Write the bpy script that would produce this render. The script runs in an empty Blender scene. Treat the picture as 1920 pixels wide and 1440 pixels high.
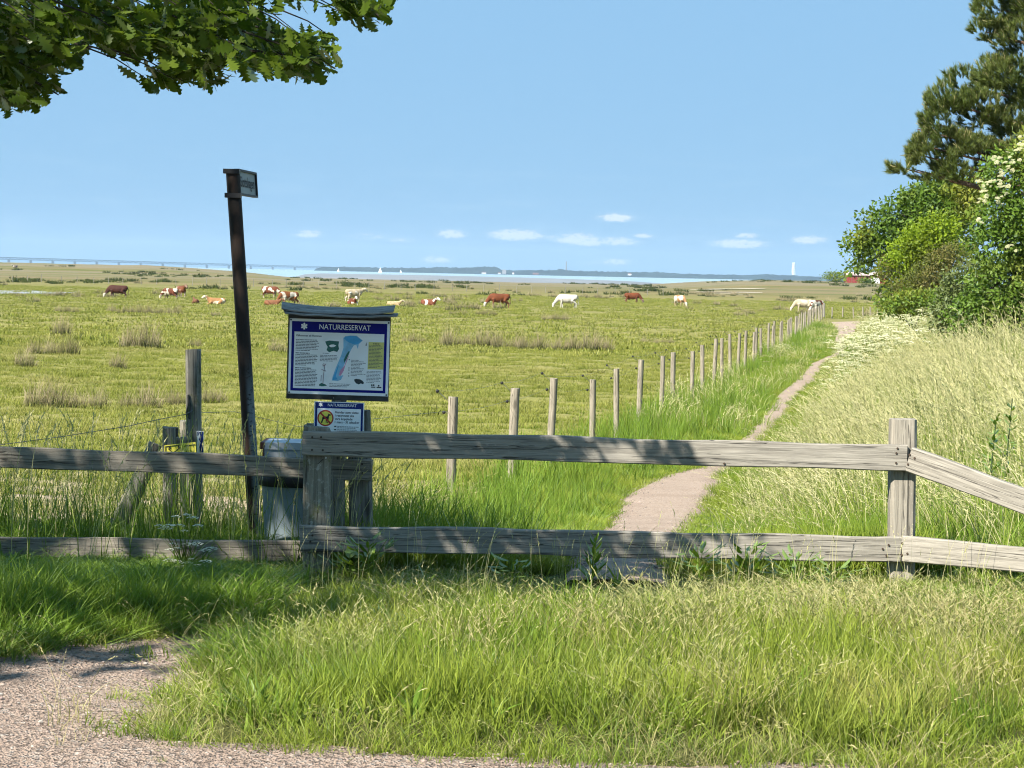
import bpy, bmesh, math, random
import numpy as np
from mathutils import Vector, Matrix, Euler

random.seed(7); RNG = np.random.default_rng(11)
SC = bpy.context.scene
COL = SC.collection
R = math.radians

# ------------------------------------------------------------------ camera
EYE = Vector((0.0, 0.0, 1.6))
FPX = 4270.0                       # focal length in pixels of the 1920 wide photograph
ROLL = math.atan(0.0208)
PITCH = math.atan((720 - 513.5) / FPX)
cam_d = bpy.data.cameras.new('camera'); cam = bpy.data.objects.new('camera', cam_d); COL.objects.link(cam)
cam_d.sensor_width = 36.0; cam_d.lens = FPX / 1920 * 36.0
cam_d.clip_start = 0.1; cam_d.clip_end = 90000
CM = Euler((math.pi / 2 - PITCH, 0, 0)).to_matrix() @ Matrix.Rotation(ROLL, 3, 'Z')
cam.matrix_world = Matrix.Translation(EYE) @ CM.to_4x4()
SC.camera = cam

# ------------------------------------------------------------------ sky, sun, exposure
SUN_EL, SUN_AZ = R(43), R(223)      # azimuth clockwise from +Y: behind the camera, to the left
w = bpy.data.worlds.new('World'); SC.world = w; w.use_nodes = True
wt = w.node_tree; wt.nodes.clear()
sky = wt.nodes.new('ShaderNodeTexSky'); sky.sky_type = 'NISHITA'; sky.sun_disc = False
sky.sun_elevation = SUN_EL; sky.sun_rotation = SUN_AZ
sky.altitude = 0; sky.air_density = 1.0; sky.dust_density = 0.25; sky.ozone_density = 2.2
bg = wt.nodes.new('ShaderNodeBackground'); bg.inputs['Strength'].default_value = 0.05
wo = wt.nodes.new('ShaderNodeOutputWorld')
wt.links.new(bg.outputs[0], wo.inputs['Surface'])
w.cycles.sampling_method = 'MANUAL'; w.cycles.sample_map_resolution = 512
sun_d = bpy.data.lights.new('sun', 'SUN'); sun = bpy.data.objects.new('sun', sun_d); COL.objects.link(sun)
sun_d.energy = 4.4; sun_d.angle = R(0.53); sun_d.color = (1.0, 0.94, 0.84)
TO_SUN = Vector((math.sin(SUN_AZ) * math.cos(SUN_EL), math.cos(SUN_AZ) * math.cos(SUN_EL), math.sin(SUN_EL)))
sun.rotation_euler = TO_SUN.to_track_quat('Z', 'Y').to_euler()
SC.view_settings.view_transform = 'Standard'; SC.view_settings.look = 'None'
SC.view_settings.exposure = 1.6; SC.view_settings.gamma = 1.0; SC.view_settings.use_curve_mapping = False
SC.cycles.max_bounces = 6; SC.cycles.diffuse_bounces = 3; SC.cycles.glossy_bounces = 2
SC.cycles.transmission_bounces = 4; SC.cycles.transparent_max_bounces = 6; SC.cycles.volume_bounces = 0
SC.cycles.sample_clamp_indirect = 4.0; SC.cycles.caustics_reflective = False; SC.cycles.caustics_refractive = False
SC.cycles.use_adaptive_sampling = True; SC.cycles.adaptive_threshold = 0.02
SC.cycles.use_denoising = True; SC.cycles.filter_width = 1.1

def ray(u, v):
    return (CM @ Vector(((u - 960) / FPX, (720 - v) / FPX, -1))).normalized()
def at(u, v, d):
    "the point seen at a pixel of the photograph, d metres ahead of the camera"
    r = ray(u, v); return EYE + r * (d / r.y)
def dirp(u, v):
    r = ray(u, v); return math.atan2(r.x, r.y), math.asin(r.z)

# clouds: low fair-weather cumulus lying along the horizon, in the directions where they stand
def wn(t, **kw):
    n = wt.nodes.new(t)
    for k, v in kw.items():
        if k.startswith('i_'): n.inputs[int(k[2:])].default_value = v
        else: setattr(n, k, v)
    return n
def wm(op, a, b=None, c=None):
    n = wt.nodes.new('ShaderNodeMath'); n.operation = op
    for i, x in enumerate((a, b, c)):
        if x is None: continue
        if isinstance(x, (int, float)): n.inputs[i].default_value = x
        else: wt.links.new(x, n.inputs[i])
    return n.outputs[0]
tc = wn('ShaderNodeTexCoord'); sx = wn('ShaderNodeSeparateXYZ'); wt.links.new(tc.outputs['Generated'], sx.inputs[0])
az = wm('ARCTAN2', sx.outputs[0], sx.outputs[1]); el = wm('ARCSINE', sx.outputs[2])
cv = wn('ShaderNodeCombineXYZ'); wt.links.new(wm('MULTIPLY', az, 330.0), cv.inputs[0]); wt.links.new(wm('MULTIPLY', el, 640.0), cv.inputs[1])
nz = wn('ShaderNodeTexNoise'); nz.inputs['Scale'].default_value = 1.0; nz.inputs['Detail'].default_value = 5; nz.inputs['Roughness'].default_value = 0.62
wt.links.new(cv.outputs[0], nz.inputs['Vector'])
cv2 = wn('ShaderNodeCombineXYZ'); wt.links.new(wm('MULTIPLY', az, 26.0), cv2.inputs[0]); wt.links.new(wm('MULTIPLY', el, 150.0), cv2.inputs[1]); cv2.inputs[2].default_value = 4.0
nz2 = wn('ShaderNodeTexNoise'); nz2.inputs['Scale'].default_value = 1.0; nz2.inputs['Detail'].default_value = 4
wt.links.new(cv2.outputs[0], nz2.inputs['Vector'])
CLOUDS = [(968, 442, 36, 9, 1.0), (1082, 450, 30, 10, .9), (1105, 455, 24, 7, .9), (1160, 454, 30, 8, .75), (1207, 443, 14, 4, .8), (847, 440, 20, 8, .85),
          (1155, 409, 22, 7, .95), (1386, 458, 36, 7, 1.0), (1400, 443, 16, 5, .8), (1516, 451, 24, 7, .85), (820, 488, 22, 7, .7), (1152, 492, 26, 6, .65),
          (578, 440, 20, 8, .7), (690, 444, 34, 8, .45), (752, 450, 26, 6, .5), (1335, 497, 26, 5, .3), (1035, 446, 18, 6, .5), (1107, 494, 20, 5, .35)]
csum = None; cshade = None
for (u, v, su, sv, k) in CLOUDS:
    a0, e0 = dirp(u, v)
    da = wm('DIVIDE', wm('SUBTRACT', az, a0), su * 1.5 / FPX); de = wm('DIVIDE', wm('SUBTRACT', el, e0), sv * 1.4 / FPX)
    low = wm('MULTIPLY', wm('LESS_THAN', de, 0.0), 0.9)                # flat bases: the lower side falls off faster
    r2 = wm('ADD', wm('MULTIPLY', da, da), wm('MULTIPLY', wm('MULTIPLY', de, de), wm('ADD', low, 1.0)))
    m = wm('MULTIPLY', wm('EXPONENT', wm('MULTIPLY', r2, -0.9)), k)
    csum = m if csum is None else wm('MAXIMUM', csum, m)
body = wm('MULTIPLY', csum, wm('ADD', -0.25, wm('MULTIPLY', nz.outputs[0], 2.5)))
def ramp01(x, lo, hi):
    n = wt.nodes.new('ShaderNodeMapRange'); n.interpolation_type = 'SMOOTHSTEP'
    wt.links.new(x, n.inputs[0]); n.inputs[1].default_value = lo; n.inputs[2].default_value = hi
    return n.outputs[0]
cden = wm('MULTIPLY', ramp01(body, 0.06, 0.85), 0.8)
band = wm('MULTIPLY', wm('MULTIPLY', ramp01(el, 0.0, 0.012), wm('SUBTRACT', 1.0, ramp01(el, 0.02, 0.075))), ramp01(nz2.outputs[0], 0.50, 0.72))
wisps = wm('MULTIPLY', band, 0.10)
mixw = wn('ShaderNodeMix'); mixw.data_type = 'RGBA'
wt.links.new(wisps, mixw.inputs[0]); mixw.inputs[7].default_value = (4.2, 5.6, 6.6, 1)
mixc = wn('ShaderNodeMix'); mixc.data_type = 'RGBA'
wt.links.new(cden, mixc.inputs[0]); shade = wn('ShaderNodeMix'); shade.data_type = 'RGBA'; shade.inputs[6].default_value = (3.3, 4.5, 5.7, 1); shade.inputs[7].default_value = (6.0, 6.5, 6.7, 1)
wt.links.new(ramp01(body, 0.22, 0.72), shade.inputs[0]); wt.links.new(shade.outputs[2], mixc.inputs[7])
hsv = wn('ShaderNodeMix'); hsv.data_type = 'RGBA'; hsv.inputs[0].default_value = 0.95; hsv.inputs[7].default_value = (1.84, 3.56, 5.50, 1)   # clear, evenly blue northern sky
wt.links.new(sky.outputs[0], hsv.inputs[6])
wt.links.new(hsv.outputs[2], mixw.inputs[6]); wt.links.new(mixw.outputs[2], mixc.inputs[6]); wt.links.new(mixc.outputs[2], bg.inputs['Color'])

# ------------------------------------------------------------------ helpers
def tag(o, label=None, cat=None, group=None, kind=None):
    for k, v in (('label', label), ('category', cat), ('group', group), ('kind', kind)):
        if v: o[k] = v
    return o
def link(name, me, parent=None, mat=None):
    o = bpy.data.objects.new(name, me); COL.objects.link(o)
    if mat is not None and me is not None: me.materials.clear(); me.materials.append(mat)
    if parent is not None: o.parent = parent
    return o
def empty(name, loc=(0, 0, 0), rot=(0, 0, 0)):
    o = bpy.data.objects.new(name, None); COL.objects.link(o); o.location = loc; o.rotation_euler = rot
    o.empty_display_size = 0.1
    return o
def mesh_np(name, V, F, smooth=False):
    "V (n,3), F (m,k) index array"
    V = np.asarray(V, np.float32); F = np.asarray(F, np.int32)
    me = bpy.data.meshes.new(name); me.vertices.add(len(V)); me.vertices.foreach_set('co', V.ravel())
    k = F.shape[1]; me.loops.add(F.size); me.loops.foreach_set('vertex_index', F.ravel())
    me.polygons.add(len(F)); me.polygons.foreach_set('loop_start', np.arange(len(F), dtype=np.int32) * k)
    me.polygons.foreach_set('loop_total', np.full(len(F), k, np.int32))
    if smooth: me.polygons.foreach_set('use_smooth', np.ones(len(F), bool))
    me.update(calc_edges=True); me.validate()
    return me
class MB:
    "collects shapes into one mesh"
    def __init__(s): s.v = []; s.f = []; s.m = []; s.cur = 0; s.sm = []
    def add(s, vs, fs, smooth=False):
        b = len(s.v); s.v += [tuple(p) for p in vs]; s.f += [tuple(i + b for i in f) for f in fs]
        s.m += [s.cur] * len(fs); s.sm += [smooth] * len(fs); return s
    def box(s, x0, x1, y0, y1, z0, z1, M=None):
        vs = [Vector((x, y, z)) for z in (z0, z1) for y in (y0, y1) for x in (x0, x1)]
        if M is not None: vs = [M @ p for p in vs]
        return s.add(vs, [(0, 2, 3, 1), (4, 5, 7, 6), (0, 1, 5, 4), (2, 6, 7, 3), (0, 4, 6, 2), (1, 3, 7, 5)])
    def tube(s, pts, rad, n=8, caps=True, smooth=True, sq=1.0):
        pts = [Vector(p) for p in pts]; rad = rad if isinstance(rad, (list, tuple)) else [rad] * len(pts)
        rings = []; up = None
        for i, p in enumerate(pts):
            t = (pts[min(i + 1, len(pts) - 1)] - pts[max(i - 1, 0)]).normalized()
            if up is None: up = t.orthogonal().normalized() if abs(t.z) > .9 else Vector((0, 0, 1)).cross(t).normalized()
            a = (up - t * up.dot(t)).normalized(); b = t.cross(a); up = a
            rings.append([p + a * (math.cos(2 * math.pi * k / n) * rad[i]) + b * (math.sin(2 * math.pi * k / n) * rad[i] * sq) for k in range(n)])
        return s.rings(rings, caps, smooth)
    def rings(s, rings, caps=True, smooth=True):
        n = len(rings[0]); vs = [p for r in rings for p in r]; fs = []
        for i in range(len(rings) - 1):
            for k in range(n):
                fs.append((i * n + k, i * n + (k + 1) % n, (i + 1) * n + (k + 1) % n, (i + 1) * n + k))
        s.add(vs, fs, smooth)
        if caps:
            s.add(rings[0], [tuple(reversed(range(n)))]); s.add(rings[-1], [tuple(range(n))])
        return s
    def poly(s, pts): return s.add(pts, [tuple(range(len(pts)))])
    def prism(s, pts, off):
        "flat outline thickened by the vector off"
        n = len(pts); off = Vector(off); a = [Vector(p) for p in pts]; b = [p + off for p in a]
        return s.add(a + b, [tuple(reversed(range(n))), tuple(range(n, 2 * n))] + [(i, (i + 1) % n, n + (i + 1) % n, n + i) for i in range(n)])
    def mesh(s, name='mesh'):
        me = bpy.data.meshes.new(name); me.from_pydata(s.v, [], s.f)
        me.polygons.foreach_set('material_index', s.m); me.polygons.foreach_set('use_smooth', s.sm); me.update()
        return me
    def build(s, name, mat, parent=None):
        me = s.mesh(name); o = bpy.data.objects.new(name, me); COL.objects.link(o)
        for m in (mat if isinstance(mat, (list, tuple)) else [mat]): me.materials.append(m)
        if parent is not None: o.parent = parent
        return o
_NZ = {}
def noise2(x, y, scale, seed=0, oct=3):
    "smooth pseudo noise, about -1..1, from summed rotated sines"
    key = (seed, oct)
    if key not in _NZ:
        g = np.random.default_rng(1000 + seed)
        _NZ[key] = [(g.uniform(0, 6.283), g.uniform(0, 6.283), 1.75 ** (i // 4) * g.uniform(.8, 1.25), 0.6 ** (i // 4)) for i in range(4 * oct)]
    s = 0.0; tot = 0.0
    for th, ph, f, a in _NZ[key]:
        k = 6.283 / scale * f
        s = s + a * np.sin(k * (math.cos(th) * x + math.sin(th) * y) + ph + 1.3 * np.sin(k * .41 * (math.sin(th) * x - math.cos(th) * y) + 2 * ph)); tot += a
    return s / tot * 2.0
def sstep(a, b, x):
    t = np.clip((np.asarray(x, float) - a) / (b - a), 0, 1); return t * t * (3 - 2 * t)

# ------------------------------------------------------------------ materials
def NT(name):
    m = bpy.data.materials.new(name); m.use_nodes = True; nt = m.node_tree; nt.nodes.clear()
    out = nt.nodes.new('ShaderNodeOutputMaterial'); return m, nt, out
class G:
    "tiny node writer"
    def __init__(s, nt): s.nt = nt
    def n(s, t, **kw):
        x = s.nt.nodes.new(t)
        for k, v in kw.items(): setattr(x, k, v)
        return x
    def put(s, sock, val):
        if hasattr(val, 'links') or isinstance(val, bpy.types.NodeSocket): s.nt.links.new(val, sock)
        elif isinstance(val, (tuple, list)) and len(val) == 3 and sock.type == 'RGBA': sock.default_value = (*val, 1)
        else: sock.default_value = val
    def math(s, op, a, b=0.0, clamp=False):
        x = s.n('ShaderNodeMath', operation=op, use_clamp=clamp); s.put(x.inputs[0], a); s.put(x.inputs[1], b); return x.outputs[0]
    def mix(s, f, a, b, mode='MIX'):
        x = s.n('ShaderNodeMix', data_type='RGBA', blend_type=mode); s.put(x.inputs[0], f); s.put(x.inputs[6], a); s.put(x.inputs[7], b); return x.outputs[2]
    def noise(s, vec, scale, detail=3, rough=.55, dist=0.0):
        x = s.n('ShaderNodeTexNoise'); x.inputs['Scale'].default_value = scale; x.inputs['Detail'].default_value = detail
        x.inputs['Roughness'].default_value = rough; x.inputs['Distortion'].default_value = dist
        if vec is not None: s.put(x.inputs['Vector'], vec)
        return x.outputs[0]
    def ramp(s, f, lo, hi, a=0.0, b=1.0):
        x = s.n('ShaderNodeMapRange', interpolation_type='SMOOTHSTEP'); s.put(x.inputs[0], f)
        for i, v in zip((1, 2, 3, 4), (lo, hi, a, b)): x.inputs[i].default_value = v
        return x.outputs[0]
    def map(s, vec, scale=(1, 1, 1), loc=(0, 0, 0)):
        x = s.n('ShaderNodeMapping'); s.put(x.inputs[0], vec); x.inputs['Scale'].default_value = scale; x.inputs['Location'].default_value = loc; return x.outputs[0]
    def obj(s): return s.n('ShaderNodeTexCoord').outputs['Object']
    def pos(s): return s.n('ShaderNodeNewGeometry').outputs['Position']
    def rnd(s): return s.n('ShaderNodeObjectInfo').outputs['Random']
    def attr(s, name): return s.n('ShaderNodeAttribute', attribute_name=name)
    def bump(s, h, strength=.5, dist=.01):
        x = s.n('ShaderNodeBump'); x.inputs['Strength'].default_value = strength; x.inputs['Distance'].default_value = dist; s.put(x.inputs['Height'], h); return x.outputs[0]
    def bsdf(s, out, col, rough=.8, spec=.3, normal=None, metal=0.0):
        x = s.n('ShaderNodeBsdfPrincipled'); s.put(x.inputs['Base Color'], col); s.put(x.inputs['Roughness'], rough)
        x.inputs['Specular IOR Level'].default_value = spec; x.inputs['Metallic'].default_value = metal
        if normal is not None: s.nt.links.new(normal, x.inputs['Normal'])
        s.nt.links.new(x.outputs[0], out.inputs['Surface']); return x
def plain(name, col, rough=.6, spec=.3, var=.12, scale=30.0, metal=0.0):
    m, nt, out = NT(name); g = G(nt)
    n = g.noise(g.obj(), scale, 4)
    c = g.mix(g.ramp(n, .3, .7), tuple(x * (1 - var) for x in col), tuple(min(1, x * (1 + var)) for x in col))
    g.bsdf(out, c, rough, spec, metal=metal); return m
def leafy(name, c1, c2, c3=None, trans=.35, big=1.2, gloss=.25, rough=.5, gain=1.0,  base=None, dry=None, dry_lo=.5, dry_hi=.75):
    "foliage: colour differs from plant to plant and from place to place; light passes through"
    gloss *= .3; c1, c2, c3, base, dry = [None if q is None else tuple(min(x * gain, .8) for x in q) for q in (c1, c2, c3, base, dry)]
    m, nt, out = NT(name); g = G(nt)
    c = g.mix(g.rnd(), c1, c2)
    n = g.noise(g.pos(), big, 3)
    if c3: c = g.mix(g.ramp(n, .42, .68), c, c3)
    if dry: c = g.mix(g.ramp(g.noise(g.map(g.pos(), (1, 1, .2), (7, 3, 0)), big * .45, 3), dry_lo, dry_hi), c, dry)
    if base:   # the colour of the sheath near the root of a blade, kept as an attribute along it
        c = g.mix(g.ramp(g.attr('along').outputs['Fac'], .05, .75), base, c)
    fi = g.noise(g.map(g.pos(), (1, 1, 1)), 42.0, 2)
    c = g.mix(g.ramp(fi, .35, .65, 0, .35), c, g.mix(1.0, c, (.72, .78, .6), 'MULTIPLY'))
    d = g.n('ShaderNodeBsdfDiffuse'); g.put(d.inputs[0], c)
    t = g.n('ShaderNodeBsdfTranslucent'); g.put(t.inputs[0], g.mix(1.0, c, (1.15, 1.15, .55), 'MULTIPLY'))
    a = g.n('ShaderNodeMixShader'); a.inputs[0].default_value = trans; nt.links.new(d.outputs[0], a.inputs[1]); nt.links.new(t.outputs[0], a.inputs[2])
    gl = g.n('ShaderNodeBsdfGlossy'); gl.inputs['Roughness'].default_value = rough; gl.inputs['Color'].default_value = (1, 1, 1, 1)
    fr = g.n('ShaderNodeFresnel'); fr.inputs[0].default_value = 1.4
    b = g.n('ShaderNodeMixShader'); nt.links.new(g.math('MULTIPLY', fr.outputs[0], gloss), b.inputs[0])
    nt.links.new(a.outputs[0], b.inputs[1]); nt.links.new(gl.outputs[0], b.inputs[2]); nt.links.new(b.outputs[0], out.inputs['Surface'])
    return m
def wood(name, light, dark, axis='X', moss=None, lichen=None, crack=.7):
    m, nt, out = NT(name); g = G(nt)
    sc = {'X': (1.2, 26, 26), 'Z': (26, 26, 1.2)}[axis]
    o = g.obj(); rn = g.rnd()
    off = g.n('ShaderNodeVectorMath', operation='ADD'); g.put(off.inputs[0], o)
    cb = g.n('ShaderNodeCombineXYZ'); g.put(cb.inputs[0], g.math('MULTIPLY', rn, 17.0)); g.put(cb.inputs[1], g.math('MULTIPLY', rn, 5.0)); g.put(cb.inputs[2], g.math('MULTIPLY', rn, 9.0))
    nt.links.new(cb.outputs[0], off.inputs[1]); o = off.outputs[0]
    grain = g.noise(g.map(o, sc), 2.2, 6, .65, .6)
    fine = g.noise(g.map(o, tuple(x * 3 for x in sc)), 2.0, 4, .6)
    blot = g.noise(o, 3.2, 4)
    cr = g.noise(g.map(o, tuple(x * (.55 if x < 5 else 1.25) for x in sc), (3, 9, 1)), 1.9, 3, .5, 1.0)
    crk = g.ramp(g.math('ABSOLUTE', g.math('SUBTRACT', cr, .60)), .006, .022, 1, 0)
    c = g.mix(g.ramp(grain, .3, .72), dark, light)
    c = g.mix(g.ramp(blot, .42, .7, 0, .5), c, tuple(x * .72 for x in light))
    c = g.mix(g.ramp(fine, .45, .7, 0, .40), c, tuple(x * .5 for x in dark))
    c = g.mix(g.ramp(g.noise(o, 75, 3, .7), .60, .72, 0, .35), c, tuple(min(1, x * 1.25) for x in light))
    knot = g.n('ShaderNodeTexVoronoi'); knot.inputs['Scale'].default_value = 1.0
    g.put(knot.inputs['Vector'], g.map(o, {'X': (1.6, 5, 5), 'Z': (5, 5, 1.6)}[axis]))
    kf = g.ramp(knot.outputs['Distance'], .05, .14, 1, 0)
    c = g.mix(g.math('MULTIPLY', kf, .7), c, tuple(x * .35 for x in dark))
    if moss: c = g.mix(g.ramp(g.noise(o, 6.5, 5, .7), .56, .68, 0, .8), c, moss)
    if lichen: c = g.mix(g.ramp(g.noise(o, 38, 4, .7), .55, .66, 0, .85), c, lichen)
    c = g.mix(g.math('MULTIPLY', crk, crack), c, (.012, .011, .01))
    h = g.math('SUBTRACT', g.math('ADD', g.math('MULTIPLY', grain, .7), g.math('MULTIPLY', fine, .3)), g.math('MULTIPLY', crk, .9))
    g.bsdf(out, c, .88, .15, g.bump(h, .8, .006)); return m
M = {}
M['rail'] = wood('weathered_rail_wood', (.345, .318, .27), (.20, .182, .152), 'X')
M['rail_dark'] = wood('grey_rail_wood', (.33, .295, .24), (.15, .133, .108), 'X')
M['post'] = wood('weathered_post_wood', (.36, .325, .265), (.20, .18, .146), 'Z')
M['post_moss'] = wood('mossy_post_wood', (.34, .31, .24), (.14, .125, .095), 'Z', moss=(.11, .12, .03), lichen=(.36, .35, .30))
M['round_post'] = wood('round_post_wood', (.36, .32, .25), (.18, .158, .122), 'Z')
M['old_post'] = wood('old_grey_post_wood', (.33, .31, .26), (.125, .117, .097), 'Z', moss=(.10, .11, .045))
M['board_dark'] = plain('dark_stained_board', (.045, .046, .042), .75, .3, .35, 14)
M['roof_wood'] = wood('grey_roof_plank', (.34, .33, .30), (.155, .15, .135), 'X')
M['black'] = plain('black_plastic', (.012, .012, .013), .5, .4)
M['ink'] = plain('black_ink', (.02, .02, .022), .6, .3, .05)
M['grey_ink'] = plain('grey_print', (.10, .105, .11), .6, .3, .05)
M['white'] = plain('white_enamel', (.88, .90, .89), .6, .2, .04, 9)
M['blue'] = plain('blue_print', (.008, .010, .19), .6, .15, .05, 9)
M['blue2'] = plain('sign_blue_print', (.010, .026, .16), .6, .2, .15, 9)
M['sky_blue'] = plain('map_blue', (.05, .36, .66), .4, .4, .1)
M['pale_blue'] = plain('map_pale_blue', (.22, .5, .70), .4, .4, .15)
M['green_print'] = plain('map_green', (.02, .13, .10), .4, .4, .4, 260)
M['pink'] = plain('map_pink', (.62, .30, .45), .4, .4, .1)
M['yellow'] = plain('yellow_print', (.86, .76, .10), .45, .4, .06)
M['box_yellow'] = plain('yellow_text_box', (.66, .62, .18), .45, .4, .06)
M['red'] = plain('red_print', (.42, .03, .015), .45, .4, .06)
M['nail'] = plain('rusty_nail', (.05, .032, .02), .6, .4)
M['wire'] = plain('steel_wire', (.16, .16, .155), .45, .5, metal=.6)
# ------------------------------------------------------------------ the lie of the land
_YB = [-40, 11.4, 12.6, 15, 19, 23.4, 32, 48, 80, 190, 600, 3000]
_ZB = [0.0, 0.0, -.04, -.22, -.60, -.90, -1.10, -1.28, -1.46, -1.60, -1.62, -1.62]
def zb(y): return np.interp(y, _YB, _ZB)
def hit(u, v, f=None):
    "where the line of sight through a pixel meets the ground"
    r = ray(u, v); f = f or (lambda x, y: float(zb(y))); lo = 0; t = 3.0
    while t < 3000:
        p = EYE + r * t
        if p.z < f(p.x, p.y): break
        lo = t; t *= 1.02
    for _ in range(30):
        m = (lo + t) / 2; p = EYE + r * m
        if p.z < f(p.x, p.y): t = m
        else: lo = m
    return EYE + r * t
PATH_PX = [(1040, 1262, 1118), (1052, 1262, 1085), (1085, 1275, 1045), (1112, 1300, 1000), (1165, 1345, 930), (1240, 1362, 895), (1325, 1382, 876), (1350, 1402, 850), (1390, 1438, 823), (1426, 1472, 786),
           (1446, 1484, 760), (1458, 1500, 741), (1490, 1528, 715), (1521, 1547, 682), (1563, 1586, 664), (1571, 1588, 650), (1564, 1580, 637), (1572, 1602, 624), (1564, 1606, 609)]
PL = [hit(a, c) for a, b, c in PATH_PX]; PR = [hit(b, c) for a, b, c in PATH_PX]
_py = np.array([(a.y + b.y) / 2 for a, b in zip(PL, PR)]); _pl = np.array([p.x for p in PL]); _pr = np.array([p.x for p in PR])
def path_l(y): return np.interp(y, _py, _pl)
def path_r(y): return np.interp(y, _py, _pr) + np.clip(np.asarray(y) - _py[-1], 0, 400) * .12
GRAVEL_PX = [(0, 1240), (100, 1222), (200, 1207), (330, 1196), (425, 1188), (432, 1212), (405, 1250), (345, 1300), (292, 1340), (268, 1364), (300, 1388), (380, 1400), (500, 1402), (650, 1408),
             (800, 1420), (950, 1427), (1100, 1436), (1300, 1441), (1500, 1440), (1700, 1447), (1920, 1452), (2300, 1460)]
GP = [hit(a, b) for a, b in GRAVEL_PX]
GRAVEL = [(-14, 8.2), (-6, 8.9)] + [(p.x, p.y) for p in GP] + [(14, 7.2), (14, -14), (-14, -14)]
def in_poly(x, y, poly):
    x = np.asarray(x, float); y = np.asarray(y, float); c = np.zeros(x.shape, bool); n = len(poly)
    for i in range(n):
        x0, y0 = poly[i]; x1, y1 = poly[(i + 1) % n]
        k = ((y0 > y) != (y1 > y)) & (x < (x1 - x0) * (y - y0) / ((y1 - y0) or 1e-9) + x0); c ^= k
    return c
def edge_dist(x, y, poly, closed=True):
    d = np.full(np.shape(x), 1e9)
    for i in range(len(poly) if closed else len(poly) - 1):
        x0, y0 = poly[i]; x1, y1 = poly[(i + 1) % len(poly)]; dx, dy = x1 - x0, y1 - y0
        t = np.clip(((x - x0) * dx + (y - y0) * dy) / (dx * dx + dy * dy + 1e-12), 0, 1)
        d = np.minimum(d, np.hypot(x - x0 - t * dx, y - y0 - t * dy))
    return d
def gravel_sd(x, y):
    "distance into the verge from the edge of the gravel; negative on the gravel"
    d = edge_dist(x, y, GRAVEL); return np.where(in_poly(x, y, GRAVEL), -d, d)
def ucol(x, y): return 960 + FPX * x / np.maximum(y, 1.0)
def gz(x, y):
    x = np.asarray(x, float); y = np.asarray(y, float)
    z = zb(y)
    s = x - path_r(y)
    top = np.interp(y, [0, 11, 14, 20, 30, 60, 110, 160, 260], [0.0, .05, .18, .30, .30, -.05, -.75, -1.4, -1.6])   # height of the bank
    z = z + np.maximum(top - zb(y), 0) * sstep(.5, 5.0, s) * sstep(11, 15, y)
    z = z + .05 * sstep(0.0, .5, edge_dist(x, y, GRAVEL)) * np.where(in_poly(x, y, GRAVEL), -.3, 1) * (y < 14) * 1.0
    near = (y > 12) & (y < 400)
    off = np.maximum(np.minimum(np.abs(x - path_l(y)), np.abs(s)), 0); on = (x > path_l(y)) & (x < path_r(y)); off = np.where(on, 0, off)
    hum = (noise2(x, y * .8, 3.1, 3) * .035 + noise2(x, y * .8, 1.1, 4, 2) * .018) * sstep(13, 26, y) * sstep(.1, .8, off)
    z = z + np.where(near, hum, 0)
    u = ucol(x, y)                                          # low dunes towards the shore, left and right of the bay
    xl = x / np.maximum(y, 1)
    dl = 2.55 * (1 - sstep(-.165, -.100, xl)) * sstep(650, 1000, y) + 0.75 * (1 - sstep(-.125, -.085, xl)) * sstep(500, 700, y)
    dr = 2.55 * sstep(.055, .115, xl) * sstep(450, 680, y)
    z = z + dl * (1 + .12 * noise2(x, y, 60, 8)) + dr * (1 + .1 * noise2(x, y, 45, 9))
    end = 880 + 420 * (1 - sstep(-.125, -.095, xl)) + 420 * sstep(.05, .085, xl) + 12 * noise2(x, y * 0, 40, 5)
    return z - 3.2 * sstep(0, 60, y - end)
def gzs(x, y): return float(gz(np.array([x]), np.array([y]))[0])
def hitg(u, v): return hit(u, v, gzs)

ys = np.concatenate([np.arange(-14, 5.5, .8), np.arange(5.5, 26, .11), 26 * 1.0062 ** np.arange(0, 375), np.arange(268, 500, 6), np.arange(506, 1500, 14)])
us = np.concatenate([[-6, -3, -2, -1.6], np.linspace(-1.35, 1.35, 230), [1.6, 2, 3, 6]])
hw = 3.2 + .235 * np.maximum(ys, 0)
X = us[None, :] * hw[:, None]; Y = np.repeat(ys[:, None], len(us), 1)
Z = gz(X.ravel(), Y.ravel()).reshape(X.shape)
nr, nc = X.shape; ii = np.arange(nr * nc).reshape(nr, nc)
F = np.stack([ii[:-1, :-1], ii[:-1, 1:], ii[1:, 1:], ii[1:, :-1]], -1).reshape(-1, 4)
# ground material
m, nt, out = NT('meadow_ground'); g = G(nt); p = g.pos()
sep = g.n('ShaderNodeSeparateXYZ'); nt.links.new(p, sep.inputs[0])
py_, px_ = sep.outputs[1], sep.outputs[0]
n1 = g.noise(g.map(p, (.08, .10, .08)), 1.0, 5, .6); n2 = g.noise(g.map(p, (.9, .9, .9)), 1.0, 5, .65); n3 = g.noise(g.map(p, (7, 7, 7)), 1.0, 4, .65)
c = g.mix(g.ramp(n1, .35, .65), (.195, .192, .058), (.245, .222, .085))
c = g.mix(g.ramp(n2, .40, .72, 0, .75), c, (.120, .125, .032))
c = g.mix(g.ramp(n3, .42, .70, 0, .7), c, (.27, .245, .085))
far = g.ramp(py_, 260, 520)                                # salt marsh: duller and browner farther out
n4 = g.noise(g.map(p, (.012, .05, .02)), 1.0, 5, .62)
cf = g.mix(g.ramp(n4, .42, .58), (.120, .122, .038), (.190, .150, .078))
cf = g.mix(g.ramp(g.noise(g.map(p, (.05, .16, .1), (5, 0, 0)), 1.0, 4, .7), .56, .70, 0, .75), cf, (.065, .075, .022))
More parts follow.
